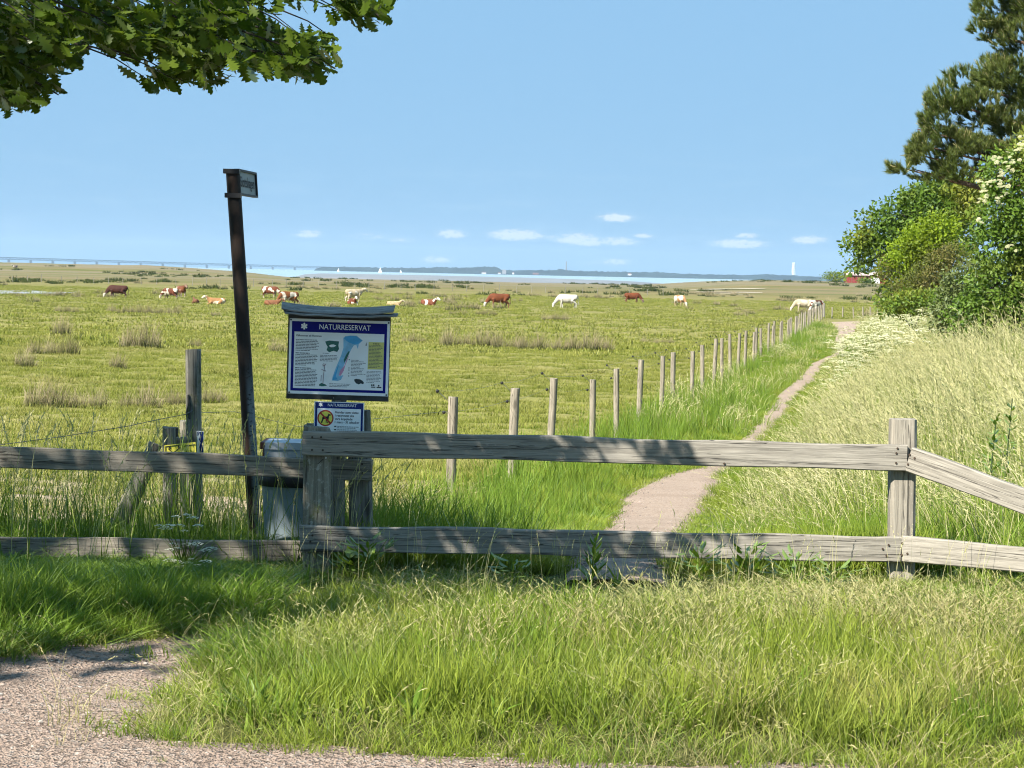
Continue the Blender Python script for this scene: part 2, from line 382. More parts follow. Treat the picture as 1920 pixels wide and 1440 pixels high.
c = g.mix(g.ramp(py_, 70, 190, 0, .8), c, g.mix(g.ramp(n2, .4, .7), (.205, .190, .070), (.160, .155, .048)))
c = g.mix(far, c, cf)
mud = g.noise(g.map(p, (.004, .02, .02), (9, 1, 0)), 1.0, 3, .6)
c = g.mix(g.math('MULTIPLY', g.ramp(py_, 430, 700), g.ramp(mud, .40, .58, 0, .8)), c, (.20, .17, .12))
trod = g.math('MULTIPLY', g.ramp(py_, 15, 19), g.math('SUBTRACT', 1.0, g.ramp(py_, 24, 30)))     # poached bare soil along the fence
trod = g.math('MULTIPLY', trod, g.math('SUBTRACT', 1.0, g.ramp(px_, -.9, .2)))
c = g.mix(g.math('MULTIPLY', trod, g.ramp(g.noise(g.map(p, (.5, .8, .5), (2, 5, 0)), 1.0, 4, .6), .30, .52, .35, 1.0)), c, (.52, .40, .31))
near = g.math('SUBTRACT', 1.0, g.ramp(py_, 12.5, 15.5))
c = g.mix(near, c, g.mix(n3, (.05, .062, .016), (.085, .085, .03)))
bh = g.math('ADD', g.math('MULTIPLY', n2, .7), g.math('MULTIPLY', n3, .3))
n5 = g.noise(g.map(p, (28, 28, 28)), 1.0, 3, .6); c = g.mix(g.ramp(n5, .40, .66, 0, .5), c, g.mix(1.0, c, (.55, .58, .5), 'MULTIPLY'))
bh = g.math('ADD', bh, g.math('MULTIPLY', n5, .12))
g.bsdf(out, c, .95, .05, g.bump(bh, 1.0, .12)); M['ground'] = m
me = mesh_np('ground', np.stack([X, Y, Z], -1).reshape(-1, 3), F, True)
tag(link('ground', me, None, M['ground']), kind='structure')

# gravel: a worn, pinkish crushed stone surface
def gravel_mat(name, ca, cb, dark):
    m, nt, out = NT(name); g = G(nt); p = g.pos()
    v = g.n('ShaderNodeTexVoronoi'); v.inputs['Scale'].default_value = 120; g.put(v.inputs['Vector'], p)
    v2 = g.n('ShaderNodeTexVoronoi'); v2.inputs['Scale'].default_value = 62; g.put(v2.inputs['Vector'], p)
    sp = g.n('ShaderNodeSeparateColor'); nt.links.new(v.outputs['Color'], sp.inputs[0]); sp2 = g.n('ShaderNodeSeparateColor'); nt.links.new(v2.outputs['Color'], sp2.inputs[0])
    c = g.mix(sp.outputs[0], ca, cb)
    c = g.mix(g.ramp(sp2.outputs[1], .72, .8, 0, .75), c, dark)
    c = g.mix(g.ramp(sp2.outputs[0], .84, .9, 0, .6), c, (.36, .32, .28))
    c = g.mix(g.ramp(g.noise(p, 1.6, 5, .6), .40, .66, 0, .45), c, tuple(x * .72 for x in ca))
    h = g.math('ADD', v.outputs['Distance'], g.math('MULTIPLY', v2.outputs['Distance'], 1.2))
    g.bsdf(out, c, .9, .15, g.bump(h, .9, .012)); return m
M['gravel'] = gravel_mat('gravel', (.258, .190, .148), (.35, .27, .215), (.088, .067, .054))
M['path'] = gravel_mat('path_grit', (.36, .268, .205), (.45, .355, .275), (.22, .155, .12))
gx = np.arange(-9, 9.01, .12); gy = np.arange(-6, 11.2, .12); GX, GY = np.meshgrid(gx, gy)
sd = gravel_sd(GX, GY)
keep = sd < .18 + .0 * GX
idx = -np.ones(GX.shape, int); used = np.zeros(GX.shape, bool)
q = keep[:-1, :-1] & keep[1:, :-1] & keep[:-1, 1:] & keep[1:, 1:]
used[:-1, :-1] |= q; used[1:, :-1] |= q; used[:-1, 1:] |= q; used[1:, 1:] |= q
idx[used] = np.arange(used.sum())
F = np.stack([idx[:-1, :-1][q], idx[:-1, 1:][q], idx[1:, 1:][q], idx[1:, :-1][q]], -1)
GZ = gz(GX[used], GY[used]) + .012 + .006 * noise2(GX[used], GY[used], .9, 21) - .07 * sstep(.02, .18, sd[used])
tag(link('gravel_path', mesh_np('gravel_path', np.stack([GX[used], GY[used], GZ], -1), F, True), None, M['gravel']), kind='structure')
# the narrow footpath: a draped strip with frayed edges
yy = np.concatenate([np.arange(_py[0], 30, .12), np.arange(30, 80, .3), np.arange(80, _py[-1], .8)])
V = []; n = len(yy); K = 9
for j in range(K):
    t = j / (K - 1); a = path_l(yy); b = path_r(yy); ww = b - a
    xx = a + ww * t + (noise2(a * 0 + 3 + j, yy, 1.3, 31) * .05 * (t in (0, 1)))
    zz = gz(xx, yy) + .020 + .015 * (1 - (2 * t - 1) ** 2) - (.05 if t in (0, 1) else 0)
    V.append(np.stack([xx, yy, zz], -1))
ex = [(hit(1585, 604)), hit(1626, 599), hit(1640, 601), hit(1604, 609)]
V = np.concatenate(V); ii = np.arange(K * n).reshape(K, n)
F = np.stack([ii[:-1, :-1], ii[1:, :-1], ii[1:, 1:], ii[:-1, 1:]], -1).reshape(-1, 4)
tag(link('footpath', mesh_np('footpath', V, F, True), None, M['path']), kind='structure')
e0, e1 = Vector((_pl[-1], _py[-1] - .3, 0)), Vector((_pr[-1], _py[-1] - .3, 0))
mb = MB(); pts = [e0, e1, Vector((_pr[-1] + 1.6, _py[-1] + 7, 0)), Vector((_pr[-1] + 7, _py[-1] + 15, 0)), Vector((_pr[-1] + 6, _py[-1] + 17, 0)), Vector((_pl[-1] + 1.2, _py[-1] + 9, 0))]
mb.poly([(a.x, a.y, gzs(a.x, a.y) + .03) for a in pts]); tag(mb.build('footpath_bend', M['path']), kind='structure')

# small stones lying loose on the gravel
def scatter(name, P, rot, scl, idx, meshes, label, cat, kind='stuff'):
    "one object that sets copies of a few small meshes on many points"
    src = bpy.data.collections.new(name + '_kinds')
    for i, me in enumerate(meshes): src.objects.link(bpy.data.objects.new('%s_kind_%02d' % (name, i), me))
    P = np.asarray(P, np.float32); n = len(P)
    me = bpy.data.meshes.new(name); me.vertices.add(n); me.vertices.foreach_set('co', P.ravel())
    for an, arr in (('rot', rot), ('scl', scl)):
        a = me.attributes.new(an, 'FLOAT_VECTOR', 'POINT'); a.data.foreach_set('vector', np.asarray(arr, np.float32).ravel())
    a = me.attributes.new('idx', 'INT', 'POINT'); a.data.foreach_set('value', np.asarray(idx, np.int32))
    ob = link(name, me)
    ng = bpy.data.node_groups.new(name, 'GeometryNodeTree')
    ng.interface.new_socket('Geometry', in_out='INPUT', socket_type='NodeSocketGeometry'); ng.interface.new_socket('Geometry', in_out='OUTPUT', socket_type='NodeSocketGeometry')
    N = ng.nodes.new; gi = N('NodeGroupInput'); go = N('NodeGroupOutput'); ip = N('GeometryNodeInstanceOnPoints'); ci = N('GeometryNodeCollectionInfo')
    ci.inputs['Collection'].default_value = src; ci.inputs['Separate Children'].default_value = True; ci.inputs['Reset Children'].default_value = True
    def na(nm, ty):
        x = N('GeometryNodeInputNamedAttribute'); x.data_type = ty; x.inputs['Name'].default_value = nm; return x.outputs['Attribute']
    L = ng.links.new
    L(gi.outputs[0], ip.inputs['Points']); L(ci.outputs[0], ip.inputs['Instance']); ip.inputs['Pick Instance'].default_value = True
    L(na('idx', 'INT'), ip.inputs['Instance Index']); L(na('rot', 'FLOAT_VECTOR'), ip.inputs['Rotation']); L(na('scl', 'FLOAT_VECTOR'), ip.inputs['Scale'])
    L(ip.outputs[0], go.inputs[0])
    md = ob.modifiers.new('set_out', 'NODES'); md.node_group = ng
    return tag(ob, label, cat, kind=kind)
def pebble(seed, mat):
    g_ = random.Random(seed); bm = bmesh.new(); bmesh.ops.create_icosphere(bm, subdivisions=1, radius=.5)
    for v in bm.verts: v.co = Vector((v.co.x * 1.2, v.co.y, v.co.z * .65)) * g_.uniform(.75, 1.2)
    me = bpy.data.meshes.new('pebble'); bm.to_mesh(me); bm.free(); me.materials.append(mat); return me
def rnd_mat(name, cols, rough=.85):
    m, nt, out = NT(name); g = G(nt); r = g.n('ShaderNodeValToRGB'); r.color_ramp.interpolation = 'CONSTANT'
    nt.links.new(g.rnd(), r.inputs[0]); e = r.color_ramp.elements
    while len(e) < len(cols): e.new(0.5)
    for i, c in enumerate(cols): e[i].position = i / len(cols); e[i].color = (*c, 1)
    g.bsdf(out, r.outputs[0], rough, .2); return m
M['pebble'] = rnd_mat('pebbles', [(.28, .22, .185), (.33, .26, .22), (.22, .165, .14), (.10, .085, .075), (.36, .32, .28), (.26, .20, .165), (.15, .12, .105), (.30, .23, .195)])
peb = [pebble(i, M['pebble']) for i in range(5)]
k = 26000; x = RNG.uniform(-2.9, 2.9, k); y = RNG.uniform(6.6, 10.4, k); s = gravel_sd(x, y); ok = (s < .05) & (np.abs(x) < .245 * y + .4) & (noise2(x, y, .5, 41) > RNG.uniform(-1.9, 1.0, k)); x, y = x[ok], y[ok]
sz = np.clip(RNG.lognormal(-4.95, .4, len(x)), .004, .022)
scatter('gravel_stones', np.stack([x, y, gz(x, y) + .012 + sz * .1], -1), np.stack([x * 0, x * 0, RNG.uniform(0, 6.28, len(x))], -1), np.repeat(sz[:, None], 3, 1), RNG.integers(0, 5, len(x)), peb, 'loose pinkish stones lying on the gravel', 'gravel')
k = 16000; y = 12 + 26 * RNG.uniform(0, 1, k) ** 1.5; t = RNG.uniform(.03, .97, k); x = path_l(y) + (path_r(y) - path_l(y)) * t
sz = np.clip(RNG.lognormal(-4.9, .4, k), .004, .022)
scatter('path_stones', np.stack([x, y, gz(x, y) + .03 + sz * .1], -1), np.stack([x * 0, x * 0, RNG.uniform(0, 6.28, k)], -1), np.repeat(sz[:, None], 3, 1), RNG.integers(0, 5, k), peb, 'loose grit lying on the narrow footpath', 'gravel')

# ------------------------------------------------------------------ sea, flats, far shore
m, nt, out = NT('sea_water'); g = G(nt)
wv = g.noise(g.map(g.pos(), (.05, .012, .05)), 1.0, 4, .6)
b = g.bsdf(out, g.mix(g.ramp(wv, .35, .65), (.20, .30, .36), (.30, .38, .42)), .35, .5, g.bump(wv, .2, 1.0)); M['sea'] = m
mb = MB(); SEA = -2.0
yr = [500, 2000, 6000, 14000, 30000, 48000]
for a, b in zip(yr[:-1], yr[1:]):
    mb.poly([(-a * .8 - 500, a, SEA), (a * .8 + 500, a, SEA), (b * .8 + 500, b, SEA), (-b * .8 - 500, b, SEA)])
tag(mb.build('sea', M['sea']), kind='structure')
m, nt, out = NT('wet_flats'); g = G(nt)
n1 = g.noise(g.map(g.pos(), (.02, .012, .02)), 1.0, 5, .7)
g.bsdf(out, g.mix(g.ramp(n1, .35, .65), (.14, .14, .135), (.23, .225, .22)), .45, .5); M['flats'] = m
mb = MB()
L = [(-.098, 880), (-.092, 1600), (-.085, 2200), (-.04, 2500), (.01, 2200), (.05, 1600), (.075, 1000)]
mb.poly([(.09 * 840, 840, -1.72), (-.105 * 840, 840, -1.72)] + [(a * b, b, -1.76) for a, b in L]); tag(mb.build('tidal_flats', M['flats']), kind='structure')
# shallow pool in the pasture on the left
m, nt, out = NT('pool_water'); g = G(nt); g.bsdf(out, (.30, .29, .27), .3, .5); M['pool'] = m
mb = MB(); pts = [(-60, 545), (60, 546.2), (110, 548), (150, 549.2), (120, 551.5), (50, 552), (-60, 551.5)]
mb.poly([(p.x, p.y, gzs(p.x, p.y) + .10) for p in [hit(a, b) for a, b in pts]][::-1]); tag(mb.build('shallow_pool', M['pool']), kind='structure')
# pale sand bars on the right, before the shore
M['sand'] = plain('pale_sand', (.42, .37, .29), .9, .1, .2, .2)
for (u0, u1, y0, hh) in ((1300, 1425, 490, 2.2), (1290, 1430, 540, 3), (1335, 1400, 455, 2.0)):
    mb = MB(); n = 14; top = []; bot = []
    for i in range(n + 1):
        t = i / n; u = u0 + (u1 - u0) * t; x = (u - 960) / FPX * y0; wdt = hh * math.sin(math.pi * min(max(t, .03), .97)) ** .5 * (1 + .3 * math.sin(9 * t + y0))
        for lst, dy in ((bot, -wdt * 2.0), (top, wdt * 2.0)): lst.append((x, y0 + dy, gzs(x, y0 + dy) + .12))
    mb.poly(bot + top[::-1]); tag(mb.build('sand_bar', M['sand']), kind='structure')

# far coast: wooded low hills across the sound
PROF = [(585, 2.5), (600, 3), (647, 3.7), (727, 4), (789, 4.9), (812, 7), (852, 6.6), (872, 7.6), (900, 9.6), (925, 9.4), (935, 5), (960, 4), (986, 5), (1037, 6), (1048, 8.5), (1072, 5.5), (1140, 5), (1237, 6), (1312, 3.5), (1408, 4.2), (1436, 6), (1518, 4), (1620, 4.5), (1800, 4)]
D = 9000.0; s = D / FPX
uu = np.arange(585, 1800, 1.6); hh = (np.interp(uu, [a for a, b in PROF], [b for a, b in PROF]) * 1.1 + 3.2) * s
tn = np.abs(noise2(uu, uu * 0, 9, 51, 3)) * 3 + np.maximum(noise2(uu, uu * 0, 4, 52, 2), 0) * 2.6
hh = (hh + tn) * sstep(583, 592, uu); xx = (uu - 960) / FPX * D
rows = [(0, -5, 0), (0, 2, .0), (25, 3, .45), (90, 2, .8), (250, 0, 1.0), (600, 0, .75), (900, -4, 0)]
V = np.concatenate([np.stack([xx, np.full_like(xx, D + dy), SEA + b_ + hh * k], -1) for dy, b_, k in rows]); n = len(xx); ii = np.arange(len(rows) * n).reshape(len(rows), n)
F = np.stack([ii[:-1, :-1], ii[:-1, 1:], ii[1:, 1:], ii[1:, :-1]], -1).reshape(-1, 4)
M['far_wood'] = plain('far_wooded_hills', (.016, .026, .024), .95, .05, .4, .01)
tag(link('far_hills', mesh_np('far_hills', V, F), None, M['far_wood']), kind='structure')
M['far_white'] = plain('far_white_wall', (.50, .51, .52), .7, .2)
M['far_grey'] = plain('far_grey_wall', (.20, .19, .19), .8, .2)
M['far_roof'] = plain('far_roof', (.20, .09, .06), .8, .2)
M['concrete'] = plain('bridge_concrete', (.26, .25, .25), .8, .2, .1, .05)
def far_building(u, w_, h_, dep, label, mat, base=1.5, d=8985, roof=True):
    w_, h_, dep = w_ * .6, h_ * .6, dep * .6; e = empty('far_building', ((u - 960) / FPX * d, d, SEA + base)); tag(e, label, 'building')
    MB().box(-w_ / 2, w_ / 2, 0, dep, 0, h_).build('wall', mat, e)
    if roof: MB().prism([(-w_ / 2 - 1, -1, h_ + .05), (w_ / 2 + 1, -1, h_ + .05), (w_ / 2 - 2, dep / 2, h_ + 2.2), (-w_ / 2 + 2, dep / 2, h_ + 2.2)], (0, dep / 2 + 1, .2)).build('roof', M['far_roof'], e)
far_building(903, 30, 9, 14, 'wide white house on the distant wooded shore below the tallest hill', M['far_white'])
far_building(932, 18, 7, 12, 'small white house at the foot of the distant hill, beside the tower block', M['far_white'])
far_building(941, 26, 30, 18, 'grey block standing on the distant shore right of the flat topped hill', M['far_grey'], roof=False)
far_building(958, 12, 12, 10, 'pale building on the distant shore right of the grey block', M['far_white'])
far_building(1176, 24, 10, 14, 'white building on the distant shore right of the tall chimney', M['far_white'], base=7)
far_building(1000, 40, 7, 14, 'long low reddish building on the distant shore left of the tall chimney', M['far_roof'], base=3)
# tall chimney on the far coast
e = empty('tall_chimney', ((1057 - 960) / FPX * 9120, 9120, SEA)); tag(e, 'slender tall chimney rising above the distant shore', 'chimney')
MB().tube([(0, 0, 0), (0, 0, 36), (0, 0, 56)], [2.9, 2.4, 2.0], 10).build('shaft', M['far_grey'], e)
MB().tube([(0, 0, 56.1), (0, 0, 57.6)], [2.2, 2.2], 10).build('rim', M['far_grey'], e)
# twisting white tower: nine stacked blocks, each turned a little more
e = empty('twisting_tower', ((1483 - 960) / FPX * 16000, 16000, SEA)); e.scale = (.667,) * 3; tag(e, 'white twisting high-rise tower on the horizon, right of the centre', 'tower')
for b in range(9):
    rings = []
    for k in range(6):
        a = math.radians(-100 + (b + k / 5) * 10.5); z = 4 + b * 20.6 + k * 3.7
        c, s_ = math.cos(a), math.sin(a)
        rings.append([Vector((c * x - s_ * y, s_ * x + c * y, z)) for x, y in ((-17, -14), (-4, -19), (12, -17), (19, -5), (18, 12), (4, 18), (-13, 15), (-18, 2))])
    MB().rings(rings, True, False).build('block', M['far_white'], e)
MB().tube([(0, 0, 2), (0, 0, 190)], 9.0, 10).build('core', M['far_grey'], e)

# long girder bridge over the sound
A = at(-70, 479.6, 9000); B = at(640, 500.9, 13500)
e = empty('long_bridge', (0, 0, 0)); tag(e, 'long distant girder bridge on piers crossing the water at the left', 'bridge')
dv = (B - A); n = 18; nrm = Vector((-dv.y, dv.x, 0)).normalized()
M['girder'] = plain('bridge_steel', (.06, .07, .09), .6, .4, .1, .02)
def strip(z0, z1, w_, name, mat):
    mb = MB(); q = []
    for P in (A, B):
        for z in (z0, z1):
            for sgn in (-1, 1): q.append(Vector((P.x, P.y, P.z + z)) + nrm * sgn * w_)
    mb.add(q, [(0, 1, 5, 4), (2, 6, 7, 3), (0, 4, 6, 2), (1, 3, 7, 5), (0, 2, 3, 1), (4, 5, 7, 6)]); return mb.build(name, mat, e)
strip(-2.2, 0, 11, 'road_deck', M['girder']); strip(-10.5, -8.6, 8, 'rail_deck', M['girder'])
mb = MB(); nd = 150
for k in range(nd):
    a = A + dv * (k / nd); b = A + dv * ((k + 1) / nd)
    for sgn in (-1, 1):
        o = nrm * sgn * 9
        p0, p1 = (a + o + Vector((0, 0, -8.8)), b + o + Vector((0, 0, -2))) if k % 2 else (a + o + Vector((0, 0, -2)), b + o + Vector((0, 0, -8.8)))
        mb.tube([p0, p1], .9, 4, False, False)
o = mb.build('truss', M['girder'], e); o['kind'] = 'stuff'
for k in range(n):
    t = ((-70 + 0) + 0) ; u = 13 + 41.2 * (k - 2)
    tt = 0.0
    lo, hi = 0.0, 1.0
    for _ in range(40):
        tt = (lo + hi) / 2; p = A + dv * tt
        if 960 + FPX * p.x / p.y < u: lo = tt
        else: hi = tt
    if tt > .995: continue
    p = A + dv * tt
    MB().tube([(p.x, p.y, SEA - 1), (p.x, p.y, p.z - 10.6)], [7.5, 6.0], 6, True, False).build('pier', M['concrete'], e)
# sailing boats
M['sail'] = plain('white_sailcloth', (.80, .80, .78), .7, .2, .05)
M['hull'] = plain('white_hull', (.7, .7, .7), .4, .4, .05)
def sailboat(u, vt, d, label, lean):
    base = at(u, 0, d); H = at(u, vt, d).z - SEA
    e = empty('sailing_boat', (base.x, d, SEA)); tag(e, label, 'boat', 'boats sailing on the sound')
    w_ = H * .32
    MB().rings([[Vector((x, y * .35, z)) for x, y, z in ((-w_ * k, -w_ * .4 * k, h), (w_ * .7 * k, -w_ * .4 * k, h), (w_ * 1.1 * k, 0, h), (w_ * .7 * k, w_ * .4 * k, h), (-w_ * k, w_ * .4 * k, h))] for k, h in ((.75, -.2), (1, H * .09))], True, False).build('hull', M['hull'], e)
    MB().tube([(0, 0, H * .05), (lean * H, 0, H)], .1 + H * .004, 6).build('mast', M['hull'], e)
    MB().prism([(-w_ * .06, 0, H * .14), (-w_ * .9, 0, H * .15), (lean * H - .05, 0, H * .98)], (0, .12, 0)).build('mainsail', M['sail'], e)
    MB().prism([(w_ * .08, .0, H * .14), (w_ * .85, 0, H * .12), (lean * H + .05, 0, H * .84)], (0, .12, 0)).build('foresail', M['sail'], e)
sailboat(722, 500.6, 4200, 'largest white sailing boat on the water, just right of the notice board', .02)
sailboat(643, 502.5, 5200, 'white sailing boat on the water straight above the notice board', .05)
sailboat(761, 505.5, 5600, 'smallest white sailing boat, right of the largest one', -.03)
# ------------------------------------------------------------------ timber
def timber(name, parent, P0, P1, h, t, mat, seed=0, wob=.004, up=Vector((0, 0, 1)), segs=None, ragged=.006, crown=0.0, taper=1.0):
    "a sawn, weathered length of wood from P0 to P1 (its local X runs along it)"
    g_ = random.Random(seed); base = Vector(parent.location) if parent else Vector((0, 0, 0))
    P0, P1 = Vector(P0), Vector(P1); L = (P1 - P0).length; ax = (P1 - P0).normalized()
    az_ = (up - ax * up.dot(ax)).normalized(); ay = az_.cross(ax)
    n = segs or max(6, int(L / .12)); ch = min(h, t) * .13; rings = []
    ph = [g_.uniform(0, 6.28) for _ in range(6)]
    for i in range(n + 1):
        s = -L / 2 + L * i / n; k = 1 + (taper - 1) * i / n; hh, tt = h / 2 * k, t / 2 * k
        wz = wob * (math.sin(1.7 * s + ph[0]) + .5 * math.sin(5.1 * s + ph[1])); wy = wob * .6 * math.sin(2.3 * s + ph[2])
        dh = wob * .8 * math.sin(7.3 * s + ph[3]) + g_.uniform(-1, 1) * wob * .35
        ring = []
        for (a, b) in ((-1, -1), (1, -1), (1, 1), (-1, 1)):
            for (ca, cb) in (((0, 1), (1, 0)) if a * b > 0 else ((1, 0), (0, 1))):
                y = a * (tt - ch * ca) + wy; z = b * (hh - ch * cb) + wz + (dh if b > 0 else -dh * .6)
                xo = 0.0
                if i in (0, n): xo = g_.uniform(-1, 1) * ragged
                ring.append(Vector((s + xo, y, z)))
        rings.append(ring)
    o = MB().rings(rings, True, False).build(name, mat, parent)
    R3 = Matrix((ax, ay, az_)).transposed()
    o.matrix_basis = Matrix.Translation((P0 + P1) / 2 - base) @ R3.to_4x4()
    return o
def upright(name, parent, B, T, w_, d_, mat, seed=0, n=4, yaw=0.0, chamfer=.13, crownz=None, wob=.003, taper=1.0):
    "a square or round post from B to T (its local Z runs along it)"
    g_ = random.Random(seed); base = Vector(parent.location) if parent else Vector((0, 0, 0))
    B, T = Vector(B), Vector(T); H = (T - B).length; az_ = (T - B).normalized()
    ax = (Vector((math.cos(yaw), math.sin(yaw), 0)) - az_ * Vector((math.cos(yaw), math.sin(yaw), 0)).dot(az_)).normalized(); ay = az_.cross(ax)
    segs = max(5, int(H / .12)); rings = []; ph = [g_.uniform(0, 6.28) for _ in range(4)]
    for i in range(segs + 1):
        z = H * i / segs; k = 1 + (taper - 1) * i / segs; ring = []
        wx, wy = wob * math.sin(3 * z + ph[0]), wob * math.sin(3.7 * z + ph[1])
        if n == 4:
            c = chamfer * min(w_, d_)
            pts = []
            for (a, b) in ((-1, -1), (1, -1), (1, 1), (-1, 1)):
                for (ca, cb) in (((0, 1), (1, 0)) if a * b > 0 else ((1, 0), (0, 1))): pts.append((a * (w_ / 2 - c * ca), b * (d_ / 2 - c * cb)))
        else:
            pts = [(w_ / 2 * math.cos(6.2832 * q / n) * (1 + .05 * math.sin(3 * q + ph[2])), d_ / 2 * math.sin(6.2832 * q / n) * (1 + .05 * math.sin(2 * q + ph[3]))) for q in range(n)]
        for q, (x, y) in enumerate(pts):
            zz = z
            if i == segs: zz += (crownz(x, y) if crownz else g_.uniform(-.006, .006))
            ring.append(Vector((x * k + wx + g_.uniform(-1, 1) * wob * .4, y * k + wy + g_.uniform(-1, 1) * wob * .4, zz)))
        rings.append(ring)
    mb = MB().rings(rings, False, n > 4); top = rings[-1]; cz = sum((p for p in top), Vector()) / len(top) + Vector((0, 0, .004))
    nb = len(top); mb.add(top + [cz], [(q, (q + 1) % nb, nb) for q in range(nb)])
    o = mb.build(name, mat, parent); o.matrix_basis = Matrix.Translation(B - base) @ Matrix((ax, ay, az_)).transposed().to_4x4()
    return o
def disc(name, parent_obj, c, nrm, r, mat, n=10, th=.004):
    "a nail or bolt head set on a face; c and nrm are in the parent's own space"
    c, nrm = Vector(c), Vector(nrm).normalized(); a = nrm.orthogonal().normalized(); b = nrm.cross(a)
    r0 = [c + (a * math.cos(6.2832 * k / n) + b * math.sin(6.2832 * k / n)) * r for k in range(n)]
    return MB().rings([r0, [p + nrm * th for p in r0]]).build(name, mat, parent_obj)

# ------------------------------------------------------------------ the rail fence across the path
FY = 11.62
F1 = empty('rail_fence', (-1.0, FY, 0.0)); tag(F1, 'weathered grey timber fence with two rails crossing the footpath, post at each end', 'fence')
lp_b = at(592, 1130, FY + .05); lp_t = at(597, 795, FY + .05); lp_b.z = -.25
def crest(x, y): return .012 * math.cos(x * 38) - .03 * max(0, (x - .02) / .05) + .006 * math.sin(x * 260)
upright('post', F1, lp_b, lp_t, .137, .115, M['post_moss'], 3, crownz=crest)
pk = at(580, 795, FY + .14); upright('post_plank', F1, (pk.x, pk.y, -.2), (pk.x + .004, pk.y, pk.z), .035, .05, M['old_post'], 17)
rp_t = at(1694, 787, FY + .05); rp_b = Vector((at(1689, 1105, FY + .05).x, FY + .05, -.25))
upright('post', F1, rp_b, rp_t, .130, .115, M['post'], 4)
def rl(u0, v0, u1, v1, y0, y1=None): return at(u0, v0, y0), at(u1, v1, y1 or y0)
a, b = rl(567, 831.5, 1700, 857, FY - .032); r1 = timber('rail', F1, a, b, .129, .042, M['rail'], 11)
a, b = rl(563, 1010, 1688, 1028.5, FY - .032); r2 = timber('rail', F1, a, b, .132, .042, M['rail'], 12)
for r_, pts in ((r1, [(-1.49, .035), (-1.445, .036), (-1.49, -.03), (-1.435, -.03), (1.49, .045), (1.485, .02), (1.485, -.03), (.61, -.052)]), (r2, [(-1.47, .02), (-1.48, -.012), (1.47, .02), (1.44, 0.0), (1.46, -.035)])):
    for (x, z) in pts: disc('nail', r_, (x, -.0205, z), (0, -1, 0), .0055, M['nail'])
# end bay on the right: it turns towards the camera, its top rail slants to the ground
e1 = Vector((3.25, 10.70, 0)); p0 = at(1702, 861, FY - .036); p1 = at(1920, 940, 11.23); dd = (p1 - p0); p2 = p0 + dd * 2.05
r3 = timber('slanting_rail', F1, p0 + dd.normalized() * .012, p2, .125, .042, M['rail'], 13)
p0 = at(1691, 1028.5, FY - .036); p1 = at(1920, 1049.5, 11.23); p2l = p0 + (p1 - p0) * 2.05
r4 = timber('rail', F1, p0 + (p1 - p0).normalized() * .008, p2l, .128, .042, M['rail'], 14)
upright('end_post', F1, (p2.x - .02, p2.y + .09, -.25), (p2.x - .02, p2.y + .09, .42), .12, .11, M['post'], 6, yaw=-.6)
for r_, pts in ((r3, [(-.66, .03), (-.63, .022), (-.655, -.02)]), (r4, [(-.66, .03), (-.66, -.03), (-.63, -.02)])):
    for (x, z) in pts: disc('nail', r_, (x, -.0205, z), (0, -1, 0), .0055, M['nail'])
# bent spike and pale pin on the left post
hk = at(606, 861, FY - .012); mb = MB().tube([at(595.5, 870, FY - .010) - F1.location, hk - F1.location], .0022, 6); mb.build('spike', M['nail'], F1)
wp = at(611, 858.5, FY - .012) - F1.location; MB().tube([wp, wp + Vector((0, .02, 0))], [.004, .003], 8).build('pin', M['white'], F1)

# ------------------------------------------------------------------ the older fence on the left
F2 = empty('rail_fence', (-2.0, 12.06, 0.0)); tag(F2, 'darker grey shaded timber fence on the left running behind the litter bin', 'fence')
a, b = rl(-420, 843, 697, 881.5, 12.06); r1 = timber('rail', F2, a, b, .110, .036, M['rail_dark'], 21, wob=.003)
a, b = rl(-420, 1017, 700, 1037, 12.06); r2 = timber('rail', F2, a, b, .108, .036, M['rail_dark'], 22, wob=.003)
B0 = at(681, 1070, 12.15); B0.z = -.25; T0 = at(672, 769.5, 12.15)
upright('post', F2, B0, T0, .122, .10, M['old_post'], 23)
for (u, v) in ((679, 870), (680, 887)): disc('nail', F2, at(u, v, 12.0415) - F2.location, (0, -1, 0), .006, M['nail'])
for x in (-4.1,): upright('post', F2, (x, 12.15, -.25), (x, 12.15, .68), .12, .10, M['old_post'], 24)

# ------------------------------------------------------------------ wire fence along the pasture
M['insul'] = M['black']
WF = empty('wire_fence', (-.62, 23.4, -.9)); tag(WF, 'electric wire fence on round wooden posts dividing the pasture from the footpath', 'fence')
TOPS = {0: .32, 1: .23, 2: .19, 3: .01, 4: .03, 5: .05, 6: 0.0, 7: -.05, 8: -.145, 9: -.1, 10: -.03, 11: -.12, 12: -.08, 13: -.15, 14: -.15, 15: -.28}
g_ = random.Random(5); P_TOP = []
def wf_x(y): return -4.34 + .159 * y - .0
def insulator(parent, root, tip, small=1.0):
    root, tip = Vector(root), Vector(tip)
    o = MB().tube([root, root.lerp(tip, .5) + Vector((0, 0, .004)), tip], .0035, 5).build('insulator_arm', M['wire'], parent)
    d = (tip - root).normalized()
    mb = MB(); mb.tube([tip - d * .006, tip + d * .004, tip + d * .014, tip + d * .026], [.014, .019, .019, .009], 10)
    mb.build('insulator', M['insul'], parent)
yw = 23.4; k = 0; posts = []
